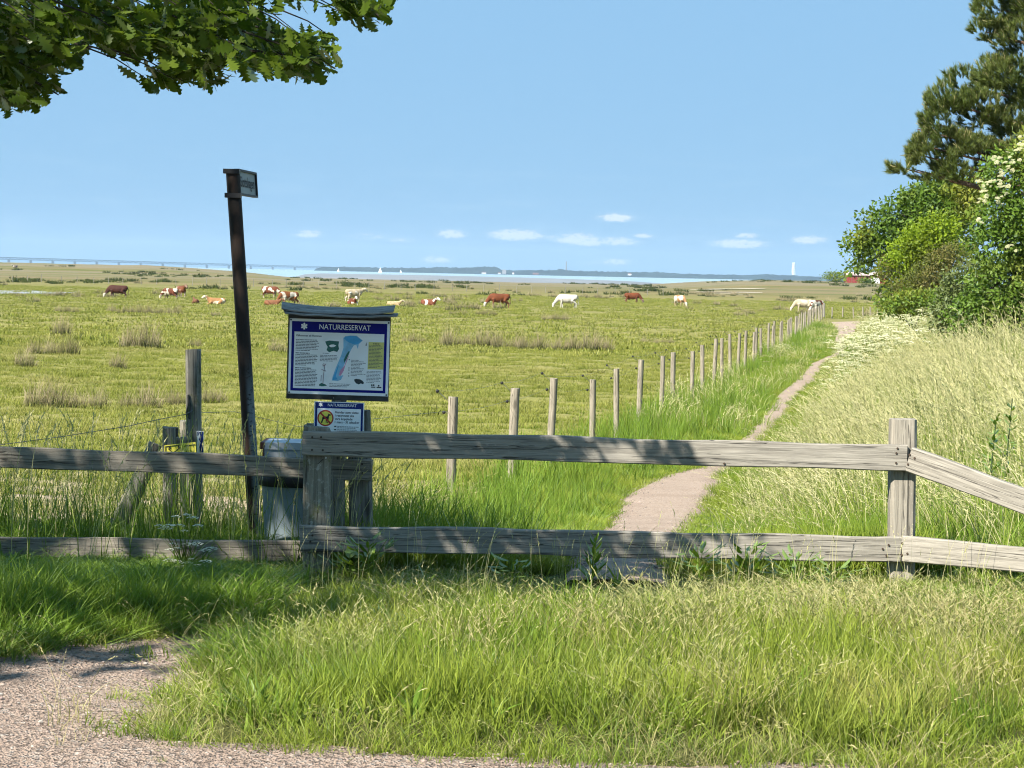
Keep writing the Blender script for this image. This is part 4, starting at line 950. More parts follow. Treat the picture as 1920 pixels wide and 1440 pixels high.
# ------------------------------------------------------------------ cattle
def ell(c, rx, rz, n=14, tilt=0.0, flat=0.0):
    "a ring across the animal: rx wide, rz high, leaning back by tilt"
    out = []
    for k in range(n):
        a = 6.2832 * k / n; x = rx * math.cos(a); z = rz * math.sin(a)
        out.append(Vector(c) + Vector((x, -z * math.sin(tilt), z * math.cos(tilt))))
    return out
def cow_mesh(pose):
    mb = MB()
    dz = -.52 if pose == 'lying' else 0.0
    mb.rings([ell((0, -.98, 1.10 + dz), .10, .12), ell((0, -.93, 1.07 + dz), .21, .24), ell((0, -.75, 1.02 + dz), .275, .33), ell((0, -.45, .97 + dz), .29, .37), ell((0, -.1, .93 + dz), .33, .42), ell((0, .25, .95 + dz), .31, .41),
              ell((0, .52, .99 + dz), .26, .39), ell((0, .72, 1.02 + dz), .20, .31), ell((0, .84, 1.04 + dz), .13, .20)])
    if pose == 'grazing':
        nk = [((0, .60, 1.08), .19, .30), ((0, .82, .94), .15, .24), ((0, 1.02, .72), .12, .18), ((0, 1.16, .54), .105, .14)]; hd = [(0, 1.20, .52), (0, 1.27, .36), (0, 1.31, .20), (0, 1.32, .07)]; tl = [-.6, -.75, -.85, -.9]; hr = [(.125, .15), (.125, .14), (.09, .10), (.075, .075)]; ht = -1.15
    elif pose == 'standing':
        nk = [((0, .60, 1.08), .19, .29), ((0, .84, 1.18), .15, .22), ((0, 1.02, 1.30), .12, .17), ((0, 1.12, 1.36), .10, .14)]; hd = [(0, 1.14, 1.38), (0, 1.30, 1.31), (0, 1.46, 1.20), (0, 1.56, 1.13)]; tl = [.2, .35, .4, .3]; hr = [(.125, .15), (.125, .14), (.09, .10), (.075, .08)]; ht = -.55
    else:
        nk = [((0, .60, .58), .19, .29), ((0, .82, .70), .15, .22), ((0, .98, .86), .12, .17), ((0, 1.07, .95), .10, .14)]; hd = [(0, 1.09, .97), (0, 1.25, .91), (0, 1.41, .82), (0, 1.50, .76)]; tl = [.2, .4, .5, .4]; hr = [(.125, .15), (.125, .14), (.09, .10), (.075, .08)]; ht = -.5
    mb.rings([ell(c, a, b, 12, t) for (c, a, b), t in zip(nk, tl)])
    mb.rings([ell(c, a, b, 12, ht) for c, (a, b) in zip(hd, hr)])
    p = Vector(hd[0])
    back = (Vector(hd[0]) - Vector(hd[1])).normalized()
    for s in (-1, 1):      # ears
        q = p + Vector((s * .10, 0, 0)) - back * .03; mb.tube([q, q + Vector((s * .11, -.02, .0)), q + Vector((s * .2, -.04, -.03))], [.045, .05, .02], 7, sq=.6)
    if pose == 'lying':
        for s in (-1, 1):
            mb.tube([(s * .22, .45, .40), (s * .27, .72, .20), (s * .24, .98, .10), (s * .22, .70, .075), (s * .2, .55, .07)], [.14, .10, .075, .06, .05], 9)
            mb.tube([(s * .2, -.65, .52), (s * .36, -.38, .32), (s * .42, -.10, .14), (s * .40, -.42, .09), (s * .36, -.10, .06)], [.24, .19, .10, .07, .05], 9)
        mb.tube([(0, -.96, .62), (.06, -1.04, .4), (.1, -1.06, .1)], [.04, .03, .04], 7)
    else:
        for s, st in ((-1, .06), (1, -.06)):
            mb.tube([(s * .17, .52, .92), (s * .18, .47 + st * .4, .70), (s * .165, .50 + st, .40), (s * .16, .48 + st * 1.4, .13), (s * .16, .53 + st * 1.4, 0)], [.17, .115, .07, .05, .062], 9)
            mb.tube([(s * .17, -.66, 1.0), (s * .19, -.56 + st, .74), (s * .18, -.82 - st, .46), (s * .18, -.77 - st * 1.4, .13), (s * .18, -.71 - st * 1.4, 0)], [.24, .17, .078, .052, .062], 9)
        mb.tube([(0, -.97, 1.16), (.0, -1.06, 1.0), (.01, -1.07, .65), (.01, -1.05, .40)], [.045, .03, .025, .055], 7)
        mb.tube([(0, -.42, .62), (0, -.42, .50), (0, -.42, .44)], [.16, .12, .05], 9)
    me = mb.mesh('cow'); ob = bpy.data.objects.new('cow', me); COL.objects.link(ob)
    rm = ob.modifiers.new('r', 'REMESH'); rm.mode = 'VOXEL'; rm.voxel_size = .032; rm.use_smooth_shade = True
    sm = ob.modifiers.new('s', 'SMOOTH'); sm.factor = .5; sm.iterations = 3
    dg = bpy.context.evaluated_depsgraph_get(); m2 = bpy.data.meshes.new_from_object(ob.evaluated_get(dg)); bpy.data.objects.remove(ob)
    V = np.empty(len(m2.vertices) * 3, np.float32); m2.vertices.foreach_get('co', V); V = V.reshape(-1, 3)
    h0, h1 = np.array(hd[0]), np.array(hd[-1]); ax = (h1 - h0) / np.linalg.norm(h1 - h0); t = (V - h0) @ ax; rad = np.linalg.norm(V - h0 - t[:, None] * ax, axis=1)
    face = np.clip((t + .07) / .06, 0, 1) * (rad < .20)
    leg = np.clip((.36 - V[:, 2]) / .08, 0, 1) * (1 - face) if pose != 'lying' else np.zeros(len(V))
    belly = np.clip((.66 + dz - V[:, 2]) / .08, 0, 1) * (np.abs(V[:, 0]) < .24) * (1 - face) * (V[:, 2] > .36)
    for nm, arr in (('face', face), ('leg', leg), ('belly', belly)):
        a = m2.attributes.new(nm, 'FLOAT', 'POINT'); a.data.foreach_set('value', arr.astype(np.float32))
    return m2
COWS = {k: cow_mesh(k) for k in ('grazing', 'standing', 'lying')}
def coat(name, base, face=1.0, leg=.6, belly=.5, patch=0.0, seed=0, white=(.40, .365, .30), dark=.75):
    m, nt, out = NT(name); g = G(nt); o = g.map(g.obj(), (1, 1, 1), (seed * 3.7, seed * 1.3, seed * .7))
    c = g.mix(g.ramp(g.noise(o, 2.2, 3), .35, .65), tuple(x * dark for x in base), base)
    w_ = g.math('MULTIPLY', g.attr('face').outputs['Fac'], face)
    w_ = g.math('MAXIMUM', w_, g.math('MULTIPLY', g.attr('leg').outputs['Fac'], leg)); w_ = g.math('MAXIMUM', w_, g.math('MULTIPLY', g.attr('belly').outputs['Fac'], belly))
    if patch > 0: w_ = g.math('MAXIMUM', w_, g.ramp(g.noise(o, 1.35, 2, .4, .3), .62 - patch * .2, .66 - patch * .2))
    g.bsdf(out, g.mix(w_, c, white), .75, .2, g.bump(g.noise(o, 60, 2), .3, .006)); return m
RED, DARK, ORANGE, TAN, CREAM = (.120, .034, .013), (.050, .016, .010), (.17, .060, .018), (.30, .165, .070), (.40, .33, .22)
G_ = 'cattle grazing and resting in the pasture'
def cow(u, v, hpx, pose, yaw, mat, label, sc=None):
    p = hitg(u, v); s = sc or hpx * p.y / FPX / {'grazing': 1.36, 'standing': 1.55, 'lying': .95}[pose]
    me = COWS[pose].copy(); me.materials.clear(); me.materials.append(mat)
    o = link('cow', me); o.location = (p.x, p.y, gzs(p.x, p.y) - .09); o.rotation_euler = (0, 0, R(yaw)); o.scale = (s, s, s)
    return tag(o, label, 'cow', G_)
LEFT, RIGHT = 90, -90
cow(220, 559, 25, 'grazing', LEFT, coat('coat_dark', DARK, 1, .55, .2, 0, 1), 'large dark brown cow with white face grazing, leftmost of the herd', 1.02)
cow(319, 560.5, 22, 'grazing', LEFT - 18, coat('coat_shoulder', (0.112, 0.033, 0.015), 1, .3, .3, .25, 2), 'brown cow with white face and white shoulder patch, grazing, second from the left')
cow(340, 558, 26, 'standing', -150, coat('coat_away', (0.132, 0.046, 0.021), .2, .6, .6, .1, 3), 'brown cow standing turned away, just right of the one with the shoulder patch', 1.0)
cow(405, 571, 13, 'lying', LEFT + 8, coat('coat_tan', (0.277, 0.145, 0.059), 1, .5, .8, .5, 4, (0.462, 0.409, 0.317)), 'tan and cream calf lying in the grass left of the leaning pole', .82)
cow(366, 569, 7, 'lying', 20, coat('coat_low', (0.145, 0.066, 0.033), .1, 0, 0, 0, 14), 'low brown animal lying flat in the grass, left of the tan calf', .62)
cow(507, 559, 22, 'grazing', RIGHT - 14, coat('coat_pied', (0.125, 0.036, 0.015), .3, .7, .6, .35, 8, (0.462, 0.422, 0.343)), 'red and white cow grazing rightward above the left end of the board roof', 1.02)
cow(541, 573, 26, 'grazing', LEFT + 38, coat('coat_orange', ORANGE, .5, .4, .3, .12, 6), 'orange brown cow standing right behind the left end of the board roof', 1.0)
cow(511, 573.5, 8, 'lying', RIGHT, coat('coat_rest', (0.172, 0.073, 0.033), .1, .1, 0, 0, 7), 'brown cow lying in the grass below the red and white cow', .72)
cow(664, 566, 27, 'standing', RIGHT + 35, coat('coat_cream', CREAM, .6, .3, .4, .1, 8, (0.462, 0.436, 0.370)), 'cream coloured cow standing behind the middle of the board roof', 1.02)
cow(662, 572, 15, 'lying', -160, coat('coat_red_rest', RED, 1, .5, .6, .25, 9), 'red and white cow lying in front of the standing cream cow', .88)
cow(739, 574, 8, 'lying', RIGHT, coat('coat_pale', (0.383, 0.277, 0.158), .5, .5, .5, .2, 10), 'pale cow lying just behind the right end of the board roof', .66)
cow(804, 573.5, 13, 'lying', -120, coat('coat_white_head', (0.145, 0.046, 0.020), 1, .6, .8, .15, 11, (0.475, 0.462, 0.422)), 'brown cow with white head lying alone right of the notice board', .86)
cow(935, 577, 28, 'grazing', LEFT + 14, coat('coat_red', (0.145, 0.043, 0.015), 1, .1, .1, 0, 12), 'red brown cow with white face grazing left of the white cow', 1.05)
cow(1063, 577, 27, 'grazing', LEFT, coat('coat_white', (0.436, 0.409, 0.356), .4, .2, .1, 0, 13, (0.462, 0.449, 0.409), .92), 'white cow grazing alone in the middle of the pasture', 1.03)
cow(1186, 568, 22, 'grazing', RIGHT, coat('coat_brown', (0.132, 0.038, 0.013), .35, .1, .2, 0, 15), 'red brown cow grazing rightward, right of the white cow', .98)
cow(1275, 574.5, 25, 'grazing', -150, coat('coat_fawn', TAN, 1, .5, .6, .25, 16, (0.436, 0.396, 0.317)), 'fawn calf with pale head grazing towards the camera, right of the middle', .98)
cow(1506, 585, 24, 'grazing', LEFT + 10, coat('coat_ivory', (0.409, 0.343, 0.238), .5, .3, .3, .1, 17, (0.462, 0.422, 0.330)), 'ivory cow grazing behind the far end of the wire fence', 1.0)
cow(1531, 588, 26, 'grazing', LEFT + 52, coat('coat_two', (0.112, 0.030, 0.013), .3, .8, .6, .75, 5, (0.475, 0.436, 0.356)), 'brown and white pied cow beside the corner post of the wire fence', 1.03)
p = hitg(28, 504)
o = link('cow', COWS['standing'].copy()); o.data.materials.append(coat('coat_distant', (0.363, 0.330, 0.277), .2, .9, .2, .5, 18, (0.033, 0.026, 0.026))); o.location = (p.x, p.y, p.z - .1); o.rotation_euler = (0, 0, R(70)); o.scale = (1, 1, 1)
tag(o, 'tiny pale cow far off near the shore at the left edge', 'cow', G_)
# ------------------------------------------------------------------ trees
M['bark'] = wood('oak_bark', (.055, .047, .036), (.02, .017, .014), 'Z')
M['pine_bark'] = wood('pine_bark', (.20, .12, .075), (.07, .05, .04), 'Z')
M['oak_leaf'] = leafy('oak_leaves', (.050, .085, .008), (.095, .135, .016), None, .55, .8, .5, .4, 1.2)
def rot_mats(n, tilt_mean=None, rng=RNG, d=None):
    "n rotation matrices: columns are along, across, normal"
    if d is None:
        v = rng.normal(size=(n, 3)); v /= np.linalg.norm(v, axis=1)[:, None]
    else: v = d / np.linalg.norm(d, axis=1)[:, None]
    r = rng.normal(size=(n, 3)); b = np.cross(v, r); b /= np.linalg.norm(b, axis=1)[:, None] + 1e-9; c = np.cross(v, b)
    return np.stack([v, b, c], -1)
def stamp(TV, TF, C, Rm, S):
    "copies of a template at centres C, turned by Rm, scaled by S -> vertices, faces"
    C = np.asarray(C); n = len(C); V = np.einsum('nij,kj->nki', Rm, TV) * np.asarray(S)[:, None, None] + C[:, None, :]
    F = (np.asarray(TF)[None] + (np.arange(n) * len(TV))[:, None, None]).reshape(-1, np.asarray(TF).shape[1])
    return V.reshape(-1, 3), F
# lobed leaf: three rows of points, folded a little along the midrib
_t = [0, .10, .18, .26, .36, .44, .55, .64, .76, .84, .93, 1.0]; _w = [.012, .04, .17, .07, .27, .11, .35, .15, .33, .16, .19, .03]
TV = []; 
for t, w_ in zip(_t, _w): TV += [(t, -w_, .10 * w_ - .10 * t * t), (t, 0, -.10 * t * t), (t, w_, .10 * w_ - .10 * t * t)]
TV_OAK = np.array(TV); TF = []
for i in range(len(_t) - 1): b = 3 * i; TF += [(b, b + 1, b + 4, b + 3), (b + 1, b + 2, b + 5, b + 4)]
TF_OAK = np.array(TF)
TV_L = np.array([(0, 0, 0), (.35, -.22, .03), (.75, -.17, .0), (1, 0, -.06), (.75, .17, .0), (.35, .22, .03)]); TF_L = np.array([(0, 1, 2, 3), (0, 3, 4, 5)])

# --- the oak the camera stands under: only its hanging boughs reach into the picture
OAK = empty('oak_tree', (-8.2, 7.8, 0)); tag(OAK, 'oak tree with lobed leaves hanging into the top left corner', 'tree')
ob_ = Vector(OAK.location)
MB().tube([p for p in [Vector((0, 0, -.2)), Vector((.05, 0, 1)), Vector((.1, .1, 2.4)), Vector((.0, .2, 4.2)), Vector((.1, .1, 6.5))]], [.52, .42, .36, .27, .12], 14).build('trunk', M['bark'], OAK)
g_ = random.Random(3)
for k in range(9):
    a = k * 2.4 + g_.uniform(-.3, .3); l = g_.uniform(2.6, 4.4); z0 = 2.6 + k * .38
    p0 = Vector((.05, .1, z0)); p1 = p0 + Vector((math.cos(a) * l * .5, math.sin(a) * l * .5, .9)); p2 = p0 + Vector((math.cos(a) * l, math.sin(a) * l, 1.2 + g_.uniform(-.3, .5)))
    MB().tube([p0, p0.lerp(p1, .5) + Vector((0, 0, .1)), p1, p2], [.15, .11, .08, .03], 8).build('limb', M['bark'], OAK)
# crown above and beside the frame
n = 9800; q = RNG.normal(size=(n, 3)); q /= np.linalg.norm(q, axis=1)[:, None]; q *= RNG.uniform(.35, 1, n)[:, None] ** .6
CC = np.array([-8.0, 8.2, 6.0]); CR = np.array([4.7, 4.6, 2.6]); P = CC + q * CR
cl = noise2(P[:, 0] + P[:, 2] * .7, P[:, 1] - P[:, 2] * .5, 1.7, 61); ok = cl > -.42
r_ = np.stack([960 + FPX * P[:, 0] / P[:, 1], 520 - FPX * (P[:, 2] - 1.6) / P[:, 1]], -1)
ok &= ~((r_[:, 0] > -40) & (r_[:, 0] < 1990) & (r_[:, 1] > -30)); P = P[ok]
board_shaded = np.array([-.9, 12.0, 1.3]); tt_ = RNG.uniform(5.4, 8.6, 620)[:, None]; P = np.concatenate([P, board_shaded + np.array(TO_SUN) * tt_ + RNG.normal(size=(620, 3)) * .42])     # unseen leaf clump added sunward of the notice board to keep it shaded
V, F = stamp(TV_L, TF_L, P, rot_mats(len(P)), RNG.uniform(.17, .30, len(P)))
o = link('crown', mesh_np('crown', V - np.array(ob_), F), OAK, M['oak_leaf']); o['kind'] = 'stuff'
# hanging boughs: twigs with leaf sprays at their ends
LOW1 = [(-60, 200), (0, 208), (40, 232), (62, 224), (70, 205), (112, 192), (118, 178), (98, 160), (150, 152), (162, 140), (158, 112), (176, 94), (205, 112), (252, 130), (262, 118), (292, 112), (300, 128), (268, 168), (276, 178), (330, 180), (352, 168), (378, 166), (392, 176), (418, 178), (430, 158), (470, 162), (520, 152), (566, 162), (604, 158), (632, 148), (640, 118), (636, 84), (600, 76), (562, 74), (520, 66), (508, 46), (545, 40), (572, 30), (580, 0), (586, -60), (520, -190), (-60, -190)]
LOW2 = [(612, -40), (618, 8), (640, 20), (650, 42), (668, 54), (690, 66), (712, 64), (738, 44), (738, 14), (722, 2), (726, -60)]
def sample_poly(poly, n, rng):
    xs = [a for a, b in poly]; ys_ = [b for a, b in poly]; out = np.zeros((0, 2))
    while len(out) < n:
        p = np.stack([rng.uniform(min(xs), max(xs), n * 3), rng.uniform(min(ys_), max(ys_), n * 3)], -1); out = np.concatenate([out, p[in_poly(p[:, 0], p[:, 1], poly)]])
    return out[:n]
def shrink(poly, d):
    c = np.array(poly).mean(0); return poly
LOW1 = [(a, b - 12) for a, b in LOW1]; LOW2 = [(a, b - 8) for a, b in LOW2]
sp = np.concatenate([sample_poly(LOW1, 1250, RNG), sample_poly(LOW2, 46, RNG)])
dep = np.concatenate([RNG.uniform(9.0, 10.9, 1250), RNG.uniform(9.2, 10.0, 46)])
hole = noise2(sp[:, 0], sp[:, 1], 75, 63, 2); thin = np.clip((sp[:, 0] - 330) / 260, 0, 1) * (sp[:, 1] > 20)
ok = (hole > -.85 + .45 * thin) & ((sp[:, 1] > -30) | (RNG.uniform(0, 1, len(sp)) < .3)) ; sp, dep = sp[ok], dep[ok]
# a spray's leaves spread right and down from its twig
LV, LC, LR, LS = [], [], [], []
tw = MB()
def near_limb(p):
    return p + Vector((-.26 - random.random() * .12, random.uniform(-.12, .12), .10 + random.random() * .10))
for (u, v), d in zip(sp, dep):
    c = at(u, v, d); root = near_limb(c)
    if random.random() < .25: tw.tube([root - ob_, root.lerp(c, .55) + Vector((0, 0, .02)) - ob_, c - ob_], [.004, .003, .0015], 5, False)
    nl = random.randint(6, 9); ax = (c - root).normalized()
    for k in range(nl):
        a = random.uniform(0, 6.28); o = ax.orthogonal().normalized(); o2 = ax.cross(o)
        dirn = (ax * random.uniform(.25, 1.0) + (o * math.cos(a) + o2 * math.sin(a)) * random.uniform(.4, 1.0) + Vector((.05, 0, -.30))).normalized()
        LC.append(root.lerp(c, random.uniform(.45, 1.0))); LR.append(dirn); LS.append(random.uniform(.058, .100))
LC = np.array(LC); LD = np.array(LR); LS = np.array(LS); n = len(LC)
rm = np.zeros((n, 3, 3)); b = np.cross(LD, RNG.normal(size=(n, 3)) * .8 + np.array([0, 0, 1.2])); b /= np.linalg.norm(b, axis=1)[:, None]; rm[:, :, 0] = LD; rm[:, :, 1] = b; rm[:, :, 2] = np.cross(LD, b)
# keep leaves that would hang below the drawn edge out of the clear sky: trim by the outline with a leaf's margin
uv = np.stack([960 + FPX * LC[:, 0] / LC[:, 1], 0 * LC[:, 0]], -1)
vis = []
CMi = CM.inverted()
for i in range(n):
    p = CMi @ (Vector(LC[i] + LD[i] * LS[i] * .6) - EYE); u = 960 + FPX * p.x / -p.z; v = 720 - FPX * p.y / -p.z; vis.append((u, v))
vis = np.array(vis); ins = in_poly(vis[:, 0], vis[:, 1], LOW1) | in_poly(vis[:, 0], vis[:, 1], LOW2) | (RNG.uniform(0, 1, n) < .12)
k_ = LC[:, 2] / TO_SUN.z; hx_, hy_ = LC[:, 0] - TO_SUN.x * k_, LC[:, 1] - TO_SUN.y * k_        # a thinner place in the bough lets the sun onto the path
ins &= ~((hx_ > -.1) & (hx_ < 1.1) & (hy_ > 11.2) & (hy_ < 13.2) & (RNG.uniform(0, 1, n) < .75) & (vis[:, 1] < 20))
LC, LD, LS, rm, vis = LC[ins], LD[ins], LS[ins], rm[ins], vis[ins]
inframe = (vis[:, 0] > 6) & (vis[:, 1] > 6); cand = np.where(inframe)[0]
cand = cand[np.argsort(LC[cand][:, 1] - LS[cand] * 6)][:300]; rest = np.ones(len(LC), bool); rest[cand] = False
V, F = stamp(TV_OAK, TF_OAK, LC[rest] - np.array(ob_), rm[rest], LS[rest])
o = link('foliage', mesh_np('foliage', V, F, True), OAK, M['oak_leaf']); o['kind'] = 'stuff'
lm = mesh_np('leaf', TV_OAK, TF_OAK, True); lm.materials.append(M['oak_leaf'])
for i in cand:
    o = link('leaf', lm, OAK); m4 = Matrix([list(r) for r in rm[i]]).to_4x4(); o.matrix_basis = Matrix.Translation(Vector(LC[i]) - ob_) @ m4 @ Matrix.Scale(LS[i], 4)
o = tw.build('twigs', M['bark'], OAK); o['kind'] = 'stuff'
for pts, r0 in (([(-4.9, 8.6, 4.6), (-3.6, 9.2, 3.9), at(60, -60, 9.9), at(240, 40, 9.8), at(430, 90, 9.8), at(590, 110, 9.7)], .028), ([(-4.9, 8.6, 4.7), (-3.4, 9.3, 4.0), at(250, -150, 9.6), at(470, -70, 9.6), at(660, -12, 9.6), at(722, 40, 9.6)], .022),
                ([(-4.4, 8.8, 4.2), (-3.0, 9.3, 3.2), at(-20, 90, 9.6), at(60, 150, 9.5), at(110, 178, 9.5)], .018)):
    pts = [Vector(p) - ob_ for p in pts]; MB().tube(pts, [r0 * (1 - .85 * i / (len(pts) - 1)) for i in range(len(pts))], 7).build('bough', M['bark'], OAK)
MB().tube([Vector((.05, .1, 3.6)), Vector((1.4, .5, 4.4)), Vector((2.7, .8, 4.65))], [.12, .09, .05], 8).build('limb', M['bark'], OAK)

# --- broadleaved trees and shrubs on the right
def clump_crown(name, parent, blobs, n_leaf, size, mat, tv, tf, rng, droop=0.0, surf=.5, gap=.55, seed=0, frame=None):
    "leaves gathered in tufts through a set of ellipsoids; each tuft faces outwards"
    base = np.array(parent.location); C, Dn = [], []
    vol = np.array([b[3] * b[4] * b[5] for b in blobs]) ** .75; cnt = (vol / vol.sum() * n_leaf / 9).astype(int) + 1
    for b, k in zip(blobs, cnt):
        q = rng.normal(size=(k, 3)); q /= np.linalg.norm(q, axis=1)[:, None]; rr = rng.uniform(surf, 1.0, k)[:, None] ** .7
        C.append(np.array(b[:3]) + q * rr * np.array(b[3:6])); Dn.append(q)
    C = np.concatenate(C); Dn = np.concatenate(Dn)
    ns = noise2(C[:, 0] * 1.1 + C[:, 1] * .6, C[:, 2] * 1.3, blobs[0][3] * gap, seed, 2); ok = ns > -.62; C, Dn = C[ok], Dn[ok]
    C = np.repeat(C, 9, 0) ; Dn = np.repeat(Dn, 9, 0)
    C = C + rng.normal(size=C.shape) * size * 1.0
    d = Dn * .6 + rng.normal(size=C.shape) * .8; d[:, 2] -= droop
    V, F = stamp(tv, tf, C - base, rot_mats(len(C), d=d, rng=rng), rng.uniform(.55, 1.4, len(C)) * size)
    o = link(name, mesh_np(name, V, F), parent, mat); o['kind'] = 'stuff'; return o
def px_blobs(lst, d, dd=.8):
    "(u, v, radius u, radius v[, depth offset]) in pixels -> ellipsoids standing d metres away"
    out = []
    for it in lst:
        u, v, ru, rv = it[:4]; off = it[4] if len(it) > 4 else 0.0; c = at(u, v, d + off); s = (d + off) / FPX
        out.append((c.x, c.y, c.z, ru * s, max(ru, rv) * s * dd, rv * s))
    return out
def tree(name, label, cat, u, d, blobs, n_leaf, size, mat, barkm, seed, trunk_r=.12, limbs=True, droop=0.0, tv=TV_L, tf=TF_L, group=None):
    x = (u - 960) / FPX * d; e = empty(name, (x, d, gzs(x, d) - .05)); tag(e, label, cat, group)
    rng = np.random.default_rng(seed); B = px_blobs(blobs, d); base = Vector(e.location); gg = random.Random(seed)
    top = max(b[2] for b in B); mid = Vector((x + gg.uniform(-.3, .3), d, base.z + (top - base.z) * .45))
    MB().tube([Vector((0, 0, -.1)), Vector((.06, 0, (mid.z - base.z) * .5)), mid - base], [trunk_r, trunk_r * .8, trunk_r * .5], 9).build('trunk', barkm, e)
    if limbs:
        for i, b in enumerate(B):
            c = Vector(b[:3]); m_ = mid.lerp(c, .5) + Vector((0, 0, .12 * (top - base.z)))
            MB().tube([mid - base, (m_ + mid) / 2 - base, m_.lerp(c, .5) - base, c - base], [trunk_r * .42, trunk_r * .3, trunk_r * .2, trunk_r * .07], 6).build('limb', barkm, e)
    clump_crown('crown', e, B, n_leaf, size, mat, tv, tf, rng, droop, seed=seed); return e
M['leaf_dark'] = leafy('broad_leaves_dark', (.040, .068, .010), (.065, .098, .016), (.105, .112, .02), .32, .5, .3, .45, 2.35)
M['leaf_lime'] = leafy('broad_leaves_lime', (.115, .165, .012), (.15, .20, .018), (.10, .13, .014), .40, .6, .25, .5, 1.75)
M['leaf_elder'] = leafy('elder_leaves', (.046, .080, .012), (.080, .120, .02), (.125, .135, .03), .32, .9, .5, .35, 2.1)
M['leaf_brown'] = leafy('bronze_twigs', (.085, .080, .024), (.115, .100, .034), (.075, .090, .02), .2, .8, .2, .6, 1.5)
M['leaf_grey'] = leafy('grey_green_leaves', (.085, .105, .045), (.12, .135, .06), (.07, .09, .03), .25, .8, .3, .5, 1.7)
tree('maple_tree', 'dark green broadleaved tree leaning left over the pasture beneath the pine', 'tree', 1770, 92,
     [(1755, 395, 75, 45), (1690, 402, 50, 30), (1725, 378, 36, 24), (1765, 362, 52, 24), (1825, 352, 46, 30), (1790, 350, 40, 20),  (1650, 430, 48, 34), (1640, 462, 40, 26), (1690, 455, 52, 40), (1612, 452, 30, 16), (1600, 468, 20, 12), (1640, 490, 36, 18), (1608, 500, 22, 11), (1780, 440, 60, 50), (1690, 540, 40, 45), (1668, 562, 26, 22), (1730, 560, 45, 30), (1800, 380, 60, 36)], 19000, .18, M['leaf_dark'], M['bark'], 5, .2)
tree('lime_green_tree', 'bright yellow-green young tree in the middle of the right-hand thicket', 'tree', 1745, 84,
     [(1760, 425, 38, 26), (1735, 450, 42, 30), (1775, 450, 28, 26), (1705, 465, 34, 26), (1690, 490, 36, 24), (1735, 490, 34, 24), (1715, 515, 28, 16), (1690, 520, 20, 14)], 9000, .13, M['leaf_lime'], M['bark'], 6, .1)
tree('bronze_shrub', 'brownish twiggy shrub below the yellow-green tree', 'shrub', 1760, 78, [(1770, 490, 40, 26), (1800, 475, 34, 22), (1740, 520, 42, 28), (1710, 540, 36, 24), (1770, 540, 40, 28), (1660, 505, 22, 24, 6)], 9000, .085, M['leaf_brown'], M['bark'], 7, .06)
tree('low_shrub', 'fresh green low shrub at the foot of the thicket beside the flowers', 'shrub', 1720, 70, [(1700, 570, 40, 16), (1740, 565, 46, 20), (1785, 575, 46, 22), (1670, 575, 24, 12), (1820, 580, 40, 24)], 5000, .12, M['leaf_dark'], M['bark'], 8, .05)
E1 = tree('elder_bush', 'large elder bush with cream flower heads at the right edge', 'bush', 1900, 36,
     [(1900, 330, 60, 50), (1960, 300, 70, 60), (1880, 400, 62, 50), (1930, 430, 70, 60), (1960, 520, 90, 70), (1870, 470, 56, 45), (1880, 540, 70, 55), (1900, 600, 80, 50), (1830, 590, 50, 45)], 21000, .078, M['leaf_elder'], M['bark'], 9, .09, droop=.35)
tree('pale_shrub', 'grey-green shrub in front of the thicket at the left of the elder bush', 'shrub', 1805, 42, [(1810, 540, 46, 44), (1790, 575, 44, 34), (1840, 570, 50, 44), (1800, 605, 50, 26), (1835, 510, 34, 28)], 8000, .075, M['leaf_grey'], M['bark'], 10, .06, droop=.2)
# elder flower heads: flat cream umbels
TVU = []; TFU = []
for k in range(22):
    a = k * 2.4; r_ = .5 * math.sqrt((k + .5) / 22); x, y = r_ * math.cos(a), r_ * math.sin(a); z = .10 - .35 * r_ * r_; s = .075; b = len(TVU)
    TVU += [(x - s, y - s, z), (x + s, y - s, z), (x + s, y + s, z), (x - s, y + s, z)]; TFU.append((b, b + 1, b + 2, b + 3))
TVU, TFU = np.array(TVU), np.array(TFU)
M['cream'] = leafy('cream_blossom', (.38, .37, .22), (.44, .42, .28), None, .2, 1.0, .1)
rng = np.random.default_rng(12); spots = [(1900, 288), (1880, 300), (1918, 275), (1890, 318), (1865, 335), (1850, 350), (1845, 365), (1862, 345), (1880, 345), (1838, 372), (1868, 376), (1875, 370), (1905, 300), (1840, 345), (1850, 338), (1870, 300), (1912, 262), (1845, 415), (1900, 465), (1780 + 110, 322)]
up_ = np.array([-.25, -.55, .8]); up_ /= np.linalg.norm(up_)
for (u, v) in spots:
    cts = []; 
    for k in range(4):
        c = at(u + rng.uniform(-15, 15), v + rng.uniform(-8, 8), 34.9 + rng.uniform(-.3, .2)); cts.append(c)
    C_ = np.array(cts); n = len(C_); nm = up_ + rng.normal(size=(n, 3)) * .25; nm /= np.linalg.norm(nm, axis=1)[:, None]
    a = np.cross(nm, [0, 1, 0.2]); a /= np.linalg.norm(a, axis=1)[:, None]; Rm = np.stack([a, np.cross(nm, a), nm], -1)
    V, F = stamp(TVU, TFU, C_ - np.array(E1.location), Rm, rng.uniform(.04, .085, n)); link('flower_head', mesh_np('flower_head', V, F), E1, M['cream'])
